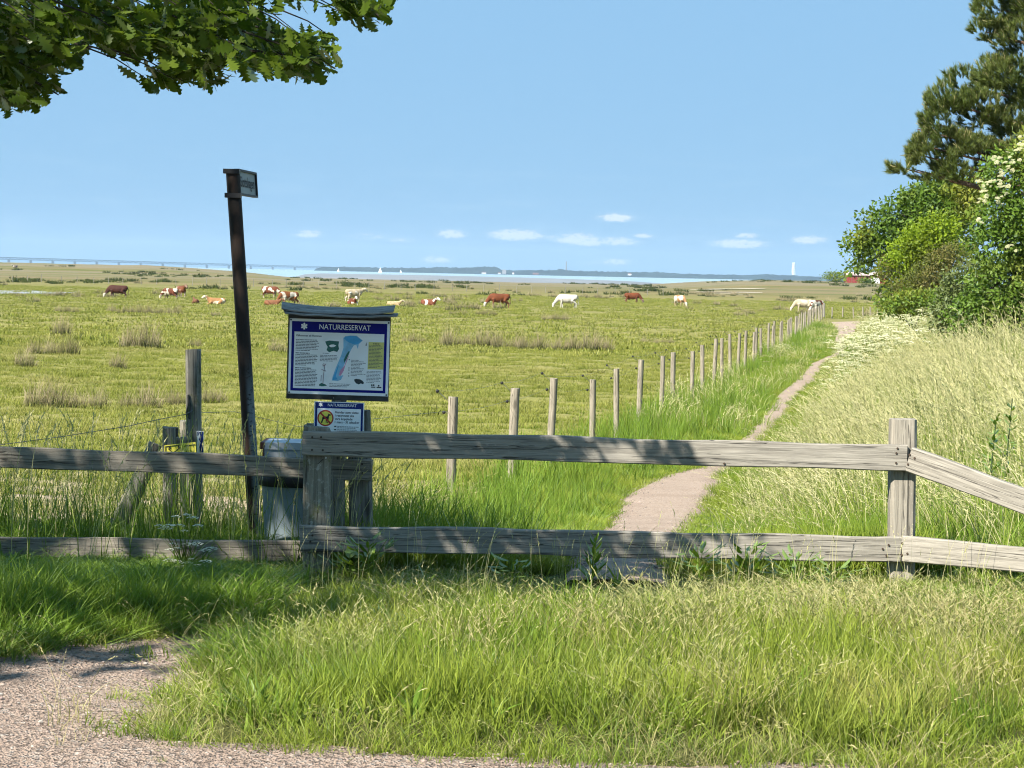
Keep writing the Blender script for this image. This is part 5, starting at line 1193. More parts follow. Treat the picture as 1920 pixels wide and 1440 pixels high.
# --- pine
M['needle'] = leafy('pine_needles', (.050, .074, .018), (.080, .105, .028), (.095, .115, .034), .2, .7, .3, .4, 1.45)
M['candle'] = plain('pine_candles', (.30, .27, .12), .8, .1)
PN = empty('pine_tree', ((2010 - 960) / FPX * 58, 58.0, 0)); PN.location.z = gzs(PN.location.x, 58) - .05; tag(PN, 'tall dark pine tree leaning in from the right edge', 'tree')
pb = Vector(PN.location); s = 58 / FPX
MB().tube([Vector((0, 0, -.1)), Vector((-.1, 0, 4)), Vector((-.35, 0, 8)), Vector((-.2, 0, 11.5)), Vector((0, 0, 13))], [.24, .2, .15, .08, .03], 10).build('trunk', M['pine_bark'], PN)
tfk = 46; TVN = []; TFN = []; rg = np.random.default_rng(3)
for k in range(tfk):          # a tuft: needles sweeping up round a shoot
    a = rg.uniform(0, 6.28); b0 = rg.uniform(-.1, .55); sp_ = rg.uniform(.35, .85); L_ = rg.uniform(.45, .75)
    d = np.array([math.cos(a) * sp_, math.sin(a) * sp_, 1.0]); d /= np.linalg.norm(d); p = np.array([0, 0, b0]); q = p + d * L_; sd_ = np.cross(d, rg.normal(size=3)); sd_ = sd_ / np.linalg.norm(sd_) * .028
    i = len(TVN); TVN += [p - sd_, p + sd_, q]; TFN.append((i, i + 1, i + 2))
TVN, TFN = np.array(TVN), np.array(TFN)
PB = [(1885, 20, 60, 40), (1850, 60, 30, 22), (1930, 90, 70, 60), (1900, 150, 60, 40), (1860, 140, 44, 34), (1815, 160, 44, 34), (1780, 195, 44, 36), (1765, 235, 36, 34), (1830, 210, 60, 40), (1900, 225, 60, 36), (1715, 318, 46, 14), (1690, 315, 22, 13), (1760, 300, 50, 26), (1790, 275, 50, 26), (1840, 290, 60, 30), (1800, 325, 50, 18), (1890, 270, 60, 30), (1960, 180, 60, 60), (1870, -60, 70, 60), (1950, -20, 80, 80), (1940, 300, 60, 40), (1740, 275, 30, 20), (1720, 242, 14, 8), (1745, 330, 40, 14), (1960, -150, 90, 90), (2060, 100, 90, 120), (2070, -50, 90, 120), (2080, 260, 80, 70), (1722, 290, 20, 10)]
Bp = px_blobs(PB, 58, .9)
C = []; Dn = []
for b in Bp:
    k = int(30 + 1300 * (b[3] * b[5]) ** .9 / 2.2); q = RNG.normal(size=(k, 3)); q /= np.linalg.norm(q, axis=1)[:, None]; C.append(np.array(b[:3]) + q * RNG.uniform(.35, 1, k)[:, None] ** .6 * np.array(b[3:6])); Dn.append(q)
C = np.concatenate(C); Dn = np.concatenate(Dn); ok = noise2(C[:, 0] + C[:, 1] * .4, C[:, 2] * 1.4, 1.25, 71, 2) > -.12; C, Dn = C[ok], Dn[ok]
ax_ = Dn * .7 + np.array([-.25, -.1, 1.0]) + RNG.normal(size=C.shape) * .25; Rm = rot_mats(len(C), d=ax_)[:, :, [1, 2, 0]]
V, F = stamp(TVN, TFN, C - np.array(pb), Rm, RNG.uniform(.20, .33, len(C)))
o = link('crown', mesh_np('crown', V, F), PN, M['needle']); o['kind'] = 'stuff'
sel = RNG.uniform(0, 1, len(C)) < .5; tvc = np.array([(-.035, 0, .3), (.035, 0, .3), (.02, .03, .95), (-.02, .03, .95), (0, -.035, .3), (0, -.02, .95)]); tfc = np.array([(0, 1, 2, 3), (1, 4, 5, 2), (4, 0, 3, 5)])
V, F = stamp(tvc, tfc, C[sel] - np.array(pb), Rm[sel], RNG.uniform(.2, .34, sel.sum())); o = link('candles', mesh_np('candles', V, F), PN, M['candle']); o['kind'] = 'stuff'
for b in Bp:
    c = Vector(b[:3]); st = Vector((pb.x - .2, 58, max(pb.z + 3.0, c.z - .5 - abs(c.x - pb.x) * .18))); m_ = st.lerp(c, .55) + Vector((0, 0, .15))
    MB().tube([st - pb, st.lerp(m_, .5) - pb, m_ - pb, c - pb], [.085, .06, .045, .015], 6).build('branch', M['pine_bark'], PN)

# --- red barn and bushes on the dune far right
M['falu'] = plain('red_boarding', (.20, .04, .035), .85, .1, .15, 1.5)
BA = empty('red_barn', ((1618 - 960) / FPX * 700, 700, 0)); BA.location.z = gzs(BA.location.x, 700) - .1; tag(BA, 'long low red wooden barn far off left of the trees', 'barn')
z1 = at(1600, 516.5, 700).z - BA.location.z
MB().box(-5.6, 6.5, 0, 6, 0, z1).build('wall', M['falu'], BA)
MB().prism([(-6, -.4, z1 + .02), (7, -.4, z1 + .02), (7, 3, z1 + .9), (-6, 3, z1 + .9)], (0, 0, .15)).build('roof', plain('pale_roof', (.42, .33, .30), .8, .1), BA)
MB().prism([(-6, 3.02, z1 + .9), (7, 3.02, z1 + .9), (7, 6.4, z1 + .02), (-6, 6.4, z1 + .02)], (0, 0, .15)).build('roof', plain('pale_roof_back', (.42, .33, .30), .8, .1), BA)
MB().box(-.9, .5, -.08, -.01, .1, 1.6).build('door', M['far_white'], BA)
for x in (-4.2, -2.6): MB().box(x - .12, x + .12, -.07, -.01, .1, z1 - .1).build('board_strip', M['far_roof'], BA)
AX = empty('white_shed', ((1636 - 960) / FPX * 690, 690, 0)); AX.location.z = gzs(AX.location.x, 690) - .1; tag(AX, 'small pale gabled shed partly behind the trees beside the red barn', 'shed')
MB().prism([(-1.4, 0, 0), (1.4, 0, 0), (1.4, 0, 1.4), (0, 0, 2.4), (-1.4, 0, 1.4)], (0, 3, 0)).build('wall', M['far_white'], AX)
MB().prism([(-1.6, -.1, 1.3), (0, -.1, 2.55), (1.6, -.1, 1.3), (1.6, -.1, 1.45), (0, -.1, 2.7), (-1.6, -.1, 1.45)], (0, 3.2, 0)).build('roof', M['far_roof'], AX)
for i, (u, bl, lab) in enumerate(((1563, [(1563, 519, 16, 6), (1552, 517, 9, 7), (1575, 520, 14, 5)], 'dark bush on the far dune just left of the red barn'), (1612, [(1600, 513, 22, 5), (1625, 511, 26, 6), (1650, 512, 20, 6)], 'dark bush behind the roof of the red barn'), (1622, [(1618, 527, 9, 3.5), (1628, 528, 9, 3)], 'low bush in front of the red barn'))):
    tree('dune_bush', lab, 'bush', u, (640, 730, 660)[i], bl, 1500, .42, M['leaf_dark'], M['bark'], 30 + i, .1, group='bushes on the far dune')
# ------------------------------------------------------------------ grasses
def blades(rng, n, rad, h0, h1, w_, bend, lean=(0, 0), segs=3, dome=0.0):
    "a clump: n tapering, bending blades rooted in a disc -> V, F(quads), along"
    a = rng.uniform(0, 6.283, n); r = rad * np.sqrt(rng.uniform(0, 1, n)); x0, y0 = r * np.cos(a), r * np.sin(a)
    h = rng.uniform(h0, h1, n) * (1 - dome * (r / max(rad, 1e-6)) ** 2); th = rng.uniform(0, 6.283, n); bd = rng.uniform(.3, 1, n) * bend; ww = w_ * rng.uniform(.6, 1.3, n)
    dx, dy = np.cos(th) * bd + lean[0] + .4 * x0 / max(rad, 1e-6) * bend, np.sin(th) * bd + lean[1] + .4 * y0 / max(rad, 1e-6) * bend
    f = rng.uniform(0, 6.283, n); V = []; A = []
    for i in range(segs + 1):
        t = i / segs; k = t ** 1.7; px_, py_ = x0 + dx * h * k, y0 + dy * h * k; pz = h * (t - .22 * np.minimum(np.hypot(dx, dy), 1.3) * t * t)
        wd = ww * (1 - t) ** .7 * .5 + ww * .03
        V += [np.stack([px_ - np.cos(f) * wd, py_ - np.sin(f) * wd, pz], -1), np.stack([px_ + np.cos(f) * wd, py_ + np.sin(f) * wd, pz], -1)]; A += [np.full(n, t)] * 2
    V = np.stack(V, 1); K = V.shape[1]; A = np.stack(A, 1)
    tf = np.array([(2 * i, 2 * i + 1, 2 * i + 3, 2 * i + 2) for i in range(segs)])
    F = (tf[None] + (np.arange(n) * K)[:, None, None]).reshape(-1, 4)
    return V.reshape(-1, 3), F, A.ravel()
def heads(rng, n, rad, h0, h1, lean, droop, hl, hw, spk=7, bend=.25, stem=.0016):
    "flowering stems, each with a loose head of spikelets -> V, F, along"
    V = []; F = []; A = []
    for _ in range(n):
        a = rng.uniform(0, 6.283); r = rad * math.sqrt(rng.uniform()); p = np.array([r * math.cos(a), r * math.sin(a), 0.0]); h = rng.uniform(h0, h1); th = rng.uniform(0, 6.283)
        d = np.array([math.cos(th) * bend * rng.uniform(.2, 1) + lean[0], math.sin(th) * bend * rng.uniform(.2, 1) + lean[1], 0]); pts = []
        for i in range(6):
            t = i / 5; pts.append(p + d * h * t ** 1.8 + np.array([0, 0, h * (t - .18 * t * t)]))
        tipd = pts[-1] - pts[-2]; tipd /= np.linalg.norm(tipd); hd = tipd + np.array([d[0], d[1], 0]) * droop - np.array([0, 0, droop * .55]); hd /= np.linalg.norm(hd)
        f = rng.uniform(0, 6.283); s_ = np.array([math.cos(f), math.sin(f), 0])
        b = len(V)
        for i, q in enumerate(pts): wd = stem * (1 - .4 * i / 5); V += [q - s_ * wd, q + s_ * wd]; A += [.2 + .6 * i / 5] * 2
        F += [(b + 2 * i, b + 2 * i + 1, b + 2 * i + 3, b + 2 * i + 2) for i in range(5)]
        for k in range(spk):
            t = k / max(spk - 1, 1); c = pts[-1] + (tipd * (1 - t) + hd * t) * hl * t; o = np.array([rng.normal(), rng.normal(), rng.normal() * .5]); o /= np.linalg.norm(o); L_ = hl / spk * 1.9 * rng.uniform(.7, 1.2)
            ax = hd * 1.0 + o * .30; ax /= np.linalg.norm(ax); sd_ = np.cross(ax, rng.normal(size=3)); sd_ = sd_ / np.linalg.norm(sd_) * hw * (1 - .5 * t); b = len(V)
            V += [c - ax * L_ * .15, c + ax * L_ * .4 - sd_, c + ax * L_, c + ax * L_ * .4 + sd_]; F.append((b, b + 1, b + 2, b + 3)); A += [1.0] * 4
    return np.array(V), np.array(F), np.array(A)
def gmesh(name, parts, mats):
    V = np.concatenate([p[0] for p in parts]); off = np.cumsum([0] + [len(p[0]) for p in parts[:-1]]); F = np.concatenate([p[1] + o for p, o in zip(parts, off)]); A = np.concatenate([p[2] for p in parts])
    me = mesh_np(name, V, F)
    a = me.attributes.new('along', 'FLOAT', 'POINT'); 
    if len(me.vertices) == len(A): a.data.foreach_set('value', A.astype(np.float32))
    mi = np.concatenate([np.full(len(p[1]), i) for i, p in enumerate(parts)])
    for m_ in mats: me.materials.append(m_)
    me.polygons.foreach_set('material_index', mi.astype(np.int32)); return me
M['g_verge'] = leafy('verge_grass', (.098, .130, .016), (.138, .160, .028), (.062, .100, .012), .34, 1.1, .30, .45, base=(.06, .085, .012), dry=(.17, .165, .045), dry_lo=.54, dry_hi=.72, gain=2.05)
M['g_tall'] = leafy('tall_meadow_grass', (.070, .115, .014), (.115, .155, .026), (.055, .095, .012), .36, .9, .30, .45, base=(.05, .08, .012), gain=2.1)
M['g_gold'] = leafy('ripening_grass', (.115, .155, .024), (.175, .195, .044), (.085, .135, .018), .34, .7, .30, .5, base=(.075, .11, .016), gain=1.55)
M['g_lush'] = leafy('lush_grass', (.075, .130, .014), (.110, .160, .020), None, .34, 1.0, .3, .5, 1.3)
M['g_dry'] = leafy('yellowing_grass', (.24, .24, .075), (.32, .30, .11), (.18, .21, .05), .30, .8, .15, .6)
M['g_head'] = leafy('grass_heads', (.44, .40, .21), (.54, .50, .29), (.38, .38, .18), .30, .7, .15, .6)
M['g_head_tan'] = leafy('tan_grass_heads', (.32, .28, .13), (.40, .37, .19), (.26, .28, .10), .30, .8, .15, .6)
M['g_field'] = leafy('pasture_grass', (.142, .148, .034), (.188, .182, .054), (.116, .126, .028), .30, .35, .18, .5, base=(.08, .10, .016), dry=(.19, .175, .065), dry_lo=.46, dry_hi=.68, gain=1.7)
M['g_hum'] = leafy('hummock_shade_grass', (.100, .115, .026), (.14, .14, .036), None, .2, .6, .1, .6)  # darker than the pasture grass, standing in for hummock shadow
M['g_straw'] = leafy('dry_straw', (.34, .30, .15), (.42, .38, .20), (.26, .26, .09), .25, .9, .15, .6)
M['g_rush'] = leafy('rush_stems', (.29, .235, .15), (.38, .31, .21), (.24, .20, .12), .15, .6, .12, .6, base=(.045, .060, .016))
M['g_weed'] = leafy('broad_weed_leaves', (.075, .130, .018), (.125, .175, .030), None, .32, 1.0, .45, .4, 1.6)
rg = np.random.default_rng(23)
K_verge = [gmesh('verge', [blades(rg, a, r, h0, h1, wd, bd), blades(rg, b, r * 1.1, h0 * .8, h1 * .9, .0045, 1.1)], [M['g_verge'], M['g_dry']]) for a, b, r, h0, h1, wd, bd in
           ((46, 4, .10, .07, .22, .0050, .55), (30, 3, .10, .06, .16, .0082, .75), (50, 8, .11, .08, .20, .0043, .8), (26, 4, .08, .12, .26, .0058, .45), (40, 10, .12, .05, .15, .0052, 1.0))]
K_fine = [gmesh('verge_heads', [heads(rg, 9, .11, .14, .30, (0, 0), .35, .065, .0027, 6, .55, .0013), blades(rg, 14, .11, .10, .24, .0038, .8)], [M['g_head_tan'], M['g_dry']]) for _ in range(4)]
K_tall = [gmesh('tall', [blades(rg, 30, .12, .18, .52, wd, bd)], [M['g_tall']]) for wd, bd in ((.0065, .45), (.0090, .6), (.0075, .35), (.0110, .7))]
K_thin = [gmesh('thin', [blades(rg, 8, .16, .40, .78, .0045, .38, (.04, 0), 4)], [M['g_tall']]) for _ in range(4)]
K_stalk = [gmesh('stalk', [heads(rg, 3, .12, .50, .80, (.02, 0), .6, .13, .0050, 12, .22, .0019), blades(rg, 4, .1, .3, .6, .005, .4)], [M['g_head'], M['g_tall']]) for _ in range(4)]
K_gold = [gmesh('gold', [blades(rg, 38, .16, .28, .78, .0080, .38, (-.06, 0)), heads(rg, 9, .2, .62, .98, (-.13, -.02), .8, .19, .0048, 11, .20, .0024)], [M['g_gold'], M['g_head']]) for _ in range(5)]
K_goldfar = [gmesh('goldfar', [blades(rg, 38, .38, .30, .80, .016, .35, (-.06, 0)), heads(rg, 13, .42, .62, .98, (-.13, 0), .8, .22, .011, 6, .20, .006)], [M['g_gold'], M['g_head']]) for _ in range(4)]
K_greenfar = [gmesh('greenfar', [blades(rg, 46, .38, .30, .70, .015, .45)], [M['g_tall']]) for _ in range(3)] + [K_goldfar[0]]
K_lush = [gmesh('lush', [blades(rg, 34, .11, .10, .24, .0085, .6)], [M['g_lush']]) for _ in range(3)]
K_broad = [gmesh('broad', [blades(rg, 9, .03, .10, .20, .034, 1.0, (0, 0), 4)], [M['g_weed']]) for _ in range(4)]
K_short = [gmesh('short', [blades(rg, 60, .13, .05, .15, .0065, .7)], [M['g_verge']]) for _ in range(3)]
K_field = [gmesh('pasture', [blades(rg, 80, .30, .05, .13, .012, .6)], [M['g_field']]) for _ in range(4)]
K_fieldfar = [gmesh('pasture_far', [blades(rg, 90, .95, .08, .22, .05, .5)], [M['g_field']]) for _ in range(3)]
K_straw = [gmesh('straw', [blades(rg, 26, .16, .06, .22, .0055, 1.2), heads(rg, 5, .16, .18, .40, (0, 0), .5, .07, .004, 5, .8, .0016)], [M['g_straw'], M['g_straw']]) for _ in range(3)]
K_rush = [gmesh('rush', [blades(rg, 230, .34, .30, .86, .011, .50, (.06, 0), 3, .55)], [M['g_rush']]) for _ in range(5)]
K_rushf = [gmesh('rush_far', [blades(rg, 70, .45, .25, .70, .03, .5, (.04, 0), 2, .5)], [M['g_rush']]) for _ in range(4)]
def put(name, label, x, y, meshes, smin, smax, hs=None, cat='grass', tilt=.08, sink=.01):
    n = len(x); s = RNG.uniform(smin, smax, n); hz = s if hs is None else s * hs
    return scatter(name, np.stack([x, y, gz(x, y) - sink], -1), np.stack([RNG.normal(0, tilt, n), RNG.normal(0, tilt, n), RNG.uniform(0, 6.283, n)], -1), np.stack([s, s, hz], -1), RNG.integers(0, len(meshes), n), meshes, label, cat)
def put_lean(name, label, x, y, meshes, smin, smax, hs=None, cat='grass', spin=.5, sink=.01):
    n = len(x); s = RNG.uniform(smin, smax, n); hz = s if hs is None else s * hs
    return scatter(name, np.stack([x, y, gz(x, y) - sink], -1), np.stack([RNG.normal(0, .06, n), RNG.normal(0, .06, n), RNG.normal(0, spin, n)], -1), np.stack([s, s, hz], -1), RNG.integers(0, len(meshes), n), meshes, label, cat)
def inview(x, y, m0=.7, k=.235): return np.abs(x) < k * y + m0
def cand(n, x0, x1, y0, y1, p=1.0):
    return RNG.uniform(x0, x1, n), y0 + (y1 - y0) * RNG.uniform(0, 1, n) ** p
FENCE_CLEAR = lambda x, y: (np.abs(y - FY) > .0)
# 1 the verge in front of the fence
x, y = cand(5200, -3.6, 4.2, 7.3, 12.1); sd = gravel_sd(x, y); pd = np.maximum(path_l(y) - x, x - path_r(y))
ok = (sd > -.03) & inview(x, y) & ((x > -1.25 - (y - 9.5) * .05) | (sd < .5)) & ~((y > 11.15) & (pd < .10)); x, y, sd = x[ok], y[ok], sd[ok]
ramp = .40 + .62 * sstep(.0, .7, sd) + .32 * noise2(x, y, 1.3, 81)
thin = np.where((y > 11.1) & (y < 12.1), .75, 1.0)
put('verge_grass', 'sunlit green grass of the verge in front of the fence', x, y, K_verge, .85, 1.25, ramp * np.interp(y, [9, 10, 11, 11.6], [1, .80, .38, .30]) * np.where((y > 10.3) & (((x > -.1) & (x < 1.0)) | (np.abs(x + 1.0) < .22)), .6, 1))
x, y = cand(2600, -3.0, 4.2, 7.7, 11.6); sd = gravel_sd(x, y); dens = .18 + .80 * sstep(.9, 2.0, sd) + .65 * noise2(x, y, 1.3, 82)
ok = (sd > .25) & inview(x, y) & (x > -1.15 - (y - 9.5) * .05) & (RNG.uniform(0, 1, len(x)) < dens) & ~((y > 11) & (x > path_l(y) - .1) & (x < path_r(y))); x, y, sd = x[ok], y[ok], sd[ok]
put('verge_seed_heads', 'tan seed heads standing over the verge grass', x, y, K_fine, .85, 1.2, (.8 + .35 * sstep(.3, 1.6, sd)) * np.interp(y, [9, 10, 11, 11.6], [1, .66, .30, .22]) * np.where((y > 10.2) & (x > -.1) & (x < 1.0), .55, 1), tilt=.16)
x, y = cand(420, -2.6, 3.2, 7.7, 11.4); sd = gravel_sd(x, y); ok = (sd > .1) & inview(x, y) & (noise2(x, y, 1.0, 98) > .0); x, y = x[ok], y[ok]
put('thatch', 'dead brown thatch lying between the verge tufts', x + .07, y - .05, K_straw, .4, .8, .35)
put('verge_herbs', 'broad leaved herbs among the verge grass', x, y, K_broad, .35, .85, None, 'herbs', .3)
x, y = cand(900, -2.4, 3.2, 7.8, 10.2); sd = gravel_sd(x, y); ok = (sd > .15) & inview(x, y) & (noise2(x, y, 1.5, 102) > .45); x, y = x[ok], y[ok]
put('lush_patches', 'lush darker green patches of coarser grass in the verge', x, y, K_lush, .75, 1.15)
# frayed edge: stray tufts and dry wisps creeping onto the gravel
x, y = cand(9000, -3.4, 4.0, 7.2, 10.2); sd = gravel_sd(x, y); ok = (sd > -.30) & (sd < .12) & inview(x, y) & (RNG.uniform(0, 1, len(x)) < .55 * np.exp(-np.maximum(-sd, 0) / .06)) & (noise2(x, y, .7, 96) > -.5); x, y = x[ok], y[ok]
put('edge_tufts', 'stray grass tufts creeping over the edge of the gravel', x, y, K_short + K_straw[:2], .25, .75, None, tilt=.2)
# 2 the shaded strip on the left, in front of and behind the old fence
x, y = cand(3600, -4.4, -.75, 9.0, 12.05); sd = gravel_sd(x, y); ok = (sd > .0) & inview(x, y) & (x < -1.05 - (y - 9.5) * .05); x, y, sd = x[ok], y[ok], sd[ok]
hmax = np.interp(y, [9, 10, 10.5, 11, 11.5, 12.05], [.75, .55, .36, .22, .15, .12])
put('shaded_grass', 'dark shaded grass between the gravel and the left fence', x, y, K_tall, .75, 1.1, np.minimum(.30 + .8 * sstep(0, .5, sd), hmax * (.92 + .35 * noise2(x, y, .8, 101))))
x, y = cand(1500, -4.6, -.7, 12.12, 13.9); ok = inview(x, y); x, y = x[ok], y[ok]
put('tall_grass', 'tall green grass growing behind the left fence', x, y, K_tall, .8, 1.2, np.interp(y, [12.1, 13, 13.9], [.30, .38, .22]) * (.95 + .25 * noise2(x, y, 1.0, 83)))
x, y = cand(170, -4.0, -.8, 12.15, 13.9); ok = inview(x, y); x, y = x[ok], y[ok]
put('thin_tall_grass', 'sparse thin tall grass stems standing behind the left fence', x, y, K_thin, .7, 1.2)
x, y = cand(120, -3.3, -.8, 11.8, 14.4); ok = inview(x, y) ; x, y = x[ok], y[ok]
put_lean('grass_stalks', 'thin flowering grass stalks around the left fence and the litter bin', x, y, K_stalk, .8, 1.12)
x, y = cand(46, -1.0, 2.6, 10.6, 11.5)
put_lean('verge_stalks', 'single pale grass stalks rising in front of the main fence', x, y, K_stalk, .36, .62)
# 3 between the wire fence and the footpath
x, y = cand(9000, -2.2, 30, 12.0, 60, 1.9); lim = np.maximum(-1.0, wf_x(y) - .35); ok = (x > lim) & (x < path_l(y) + .06 - .28 * (y < 20)) & inview(x, y); x, y = x[ok], y[ok]
e_ = path_l(y) - x; f_ = x - wf_x(y)
hh = (.42 + .75 * sstep(.0, .7, e_)) * (1.0 + .22 * noise2(x, y, 2.3, 84)) * np.where(y < 12.6, .75, 1.0)
put('path_bank_grass', 'fresh green grass between the wire fence and the footpath', x, y, K_tall, .8, 1.2, hh * np.clip(y / 22, .8, 1.15))
y = 11.9 + 95 * RNG.uniform(0, 1, 4200) ** 2.2; s = RNG.uniform(-.06, 1.3, 4200) + .12 * (y < 20); x = path_l(y) - s; ok = inview(x, y) & (x > -.9); x, y, s = x[ok], y[ok], s[ok]
put('path_rim_grass', 'short grass along the left edge of the footpath', x, y, K_short, .85, 1.4, .7 + .9 * sstep(.2, 1.2, s))
x, y = cand(5200, 0, 26, 40, 165, 1.35); ok = (x > wf_x(y) - .4) & (x < path_l(y)) & inview(x, y); x, y = x[ok], y[ok]
put_lean('far_bank_grass', 'grass along the far stretch of the footpath', x, y, K_greenfar, .6, .95, .5 + .35 * sstep(0, 1.5, path_l(y) - x), spin=3)
# straw trodden by cattle along the near fence
x, y = cand(2000, -5.0, .4, 14.0, 25.0, 1.3); ok = ((x > -2.0) | (RNG.uniform(0, 1, len(x)) < .18)) & (x < wf_x(y) + .3 + (y < 19) * .7) & inview(x, y) & (noise2(x, y, 2.2, 85) > -.7); x, y = x[ok], y[ok]
put('trodden_straw', 'pale dry straw and trodden grass beside the wire fence', x, y, K_straw, .7, 1.15)
x, y = cand(900, -5.0, .4, 13.4, 24.0, 1.3); ok = (x < wf_x(y) + .6) & inview(x, y) & (noise2(x, y, 1.6, 86) > .25); x, y = x[ok], y[ok]
put('straw_greens', 'scattered green tufts among the trodden straw', x, y, K_short, .8, 1.3)
# 4 right of the footpath: short edge, then tall ripening grass on the bank
y = 12.0 + 95 * RNG.uniform(0, 1, 4200) ** 2.2; s = RNG.uniform(-.06, 1.2, 4200) + .10 * (y < 18); x = path_r(y) + s; ok = inview(x, y); x, y, s = x[ok], y[ok], s[ok]
put('path_edge_grass', 'short grass along the right edge of the footpath', x, y, K_short, .85, 1.4, .8 + .9 * sstep(.2, 1.2, s))
x, y = cand(9500, 1.0, 16, 11.95, 45, 1.5); s = x - path_r(y); pg = sstep(.45, 1.7, s - .5 * sstep(15, 12, y)); ok = (s > .35) & inview(x, y, 1.0) & (RNG.uniform(0, 1, len(x)) < .25 + .75 * pg); x, y, s = x[ok], y[ok], s[ok]
hh = (.42 + .60 * sstep(.3, 2.2, s)) * (1 + .34 * noise2(x, y, 1.5, 99)) * np.interp(y, [12, 13.5, 17], [.62, .75, 1.0])
gold = RNG.uniform(0, 1, len(x)) - .22 * (noise2(x, y, 2.4, 100) < -.25) < -.0 + np.interp(y, [12, 15, 19], [.04, .2, .82])
put_lean('bank_grass', 'tall pale ripening grass covering the bank right of the footpath', x[gold], y[gold], K_gold, .85, 1.12, hh[gold])
put('bank_green_grass', 'green grass at the foot of the bank behind the right fence post', x[~gold], y[~gold], K_tall, .9, 1.3, hh[~gold] * 1.1)
x, y = cand(9000, 3, 46, 42, 175, 1.25); s = x - path_r(y); ok = (s > .4) & (s < 16) & inview(x, y, 1.0); x, y, s = x[ok], y[ok], s[ok]
put_lean('far_bank_tall_grass', 'pale tall grass on the far part of the bank', x, y, K_goldfar, .8, 1.1, .4 + .6 * sstep(.3, 2.5, s))
# right foreground strip in front of the end bay
# 5 pasture
x, y = cand(52000, -30, 26, 15, 110, 1.75); ok = (x < wf_x(y) - .05) & inview(x, y) & (noise2(x, y * .7, 2.6, 87) > RNG.uniform(-3.2, .7, len(x))) & ~((y < 25 + 1.5 * noise2(x, y * 0, 2.5, 88)) & (x < -.3)); x, y = x[ok], y[ok]
put('pasture_grass', 'short grazed grass of the pasture', x, y, K_field, .6, 1.25, .55 + .35 * (1 + noise2(x, y * .7, 4.5, 89)))
x, y = cand(14000, -75, 60, 85, 330, 1.2); ok = (x < wf_x(np.minimum(y, 191)) + (y > 191) * 60) & inview(x, y, 1.0) & (noise2(x, y * .5, 9, 90) > RNG.uniform(-2.6, .7, len(x))); x, y = x[ok], y[ok]
put('far_pasture_grass', 'short grass of the far pasture around the cattle', x, y, K_fieldfar, .6, 1.2, .5 + .3 * (1 + noise2(x, y * .5, 12, 91)))

# little grass tufts, coloured dark to paint in the shadows of hummocks
K_hum = [gmesh('hummock', [blades(rg, 60, .22, .06, .16, .016, .8, (0, 0), 2, .4)], [M['g_hum']]) for _ in range(3)]
x, y = cand(1500, -40, 34, 20, 190, 1.3); ok = (x < wf_x(y) - .3) & inview(x, y) & (noise2(x, y * .4, 7, 97) > .15); x, y = x[ok], y[ok]
put('hummock_shade_tufts', 'small grass tufts coloured dark as hummock shadows, dotted over the pasture', x, y, K_hum, .7, 1.7, .9)
# rush tussocks one can tell apart
def tussock(u, v, wpx, hpx, label, k=0):
    p = hitg(u, v); s = p.y / FPX; W_, H_ = wpx * s, hpx * s; n = max(1, int(round(W_ / (H_ * .9))))
    e = empty('rush_tussock', (p.x, p.y, p.z)); tag(e, label, 'rush tussock', 'rush tussocks in the pasture'); gg = random.Random(int(u * 7 + v))
    for i in range(n):
        t = 0 if n == 1 else (i / (n - 1) - .5); o = link('rush_clump', K_rush[gg.randrange(5)], e); xx = t * (W_ - H_ * .8); yy_ = gg.uniform(-.3, .3) * H_ * (n > 1)
        o.location = (xx, yy_, gzs(p.x + xx, p.y + yy_) - p.z - .03); k_ = H_ / .46 * gg.uniform(.62, 1.15); wk = max(min(W_ / n / .75, k_ * 1.5), k_ * .7); wk *= 1.15; o.scale = (wk, wk, k_); o.rotation_euler = (0, 0, gg.uniform(-.6, .6))
for a in ((115, 629, 26, 32, 'narrow upright rush tussock at the far left, above the wide one'), (98, 664, 92, 33, 'wide rush tussock at the left, second row from the fence'), (47, 688, 42, 38, 'small rush tussock at the left edge, lower left of the wide one'),
          (263, 653, 62, 40, 'bushy rush tussock left of the tall gate post top'), (221, 691, 34, 28, 'small round rush tussock alone left of the tall gate post'), (125, 763, 152, 48, 'largest nearest rush tussock on the left above the fence rail'),
          (258, 764, 74, 40, 'rush tussock touching the right end of the largest one'), (330, 762, 46, 32, 'rush tussock just left of the tall gate post'), (402, 755, 44, 30, 'rush tussock between the gate post and the leaning pole'), (520, 662, 34, 27, 'rush tussock between the leaning pole and the notice board'),
          (366, 652, 26, 22, 'thin rush tussock straight behind the top of the gate post'), (125, 586, 44, 15, 'far pale rush tussock left of the long pale row'), (228, 587, 50, 13, 'far pale rush tussock forming the left half of a row'), (298, 589, 84, 18, 'long pale row of rushes in front of the cattle at the left'),
          (405, 592, 20, 12, 'tiny rush tussock below the tan calf'), (775, 642, 44, 17, 'pale rush tussock right of the notice board'), (905, 652, 150, 32, 'left half of the long rush bed in the middle of the pasture'), (1060, 658, 180, 32, 'right half of the long rush bed in the middle of the pasture'), (1232, 646, 62, 14, 'rush tussock left of the wire fence beyond the long bed'),
          (912, 592, 40, 11, 'pale rush tussock below the red brown cow'), (858, 590, 34, 9, 'pale rush tussock between the resting and the red brown cow'), (1040, 600, 50, 12, 'pale rush tussock below the white cow'), (1060 - 90, 566, 18, 8, 'small rush tussock between the red brown and the white cow')):
    tussock(*a)
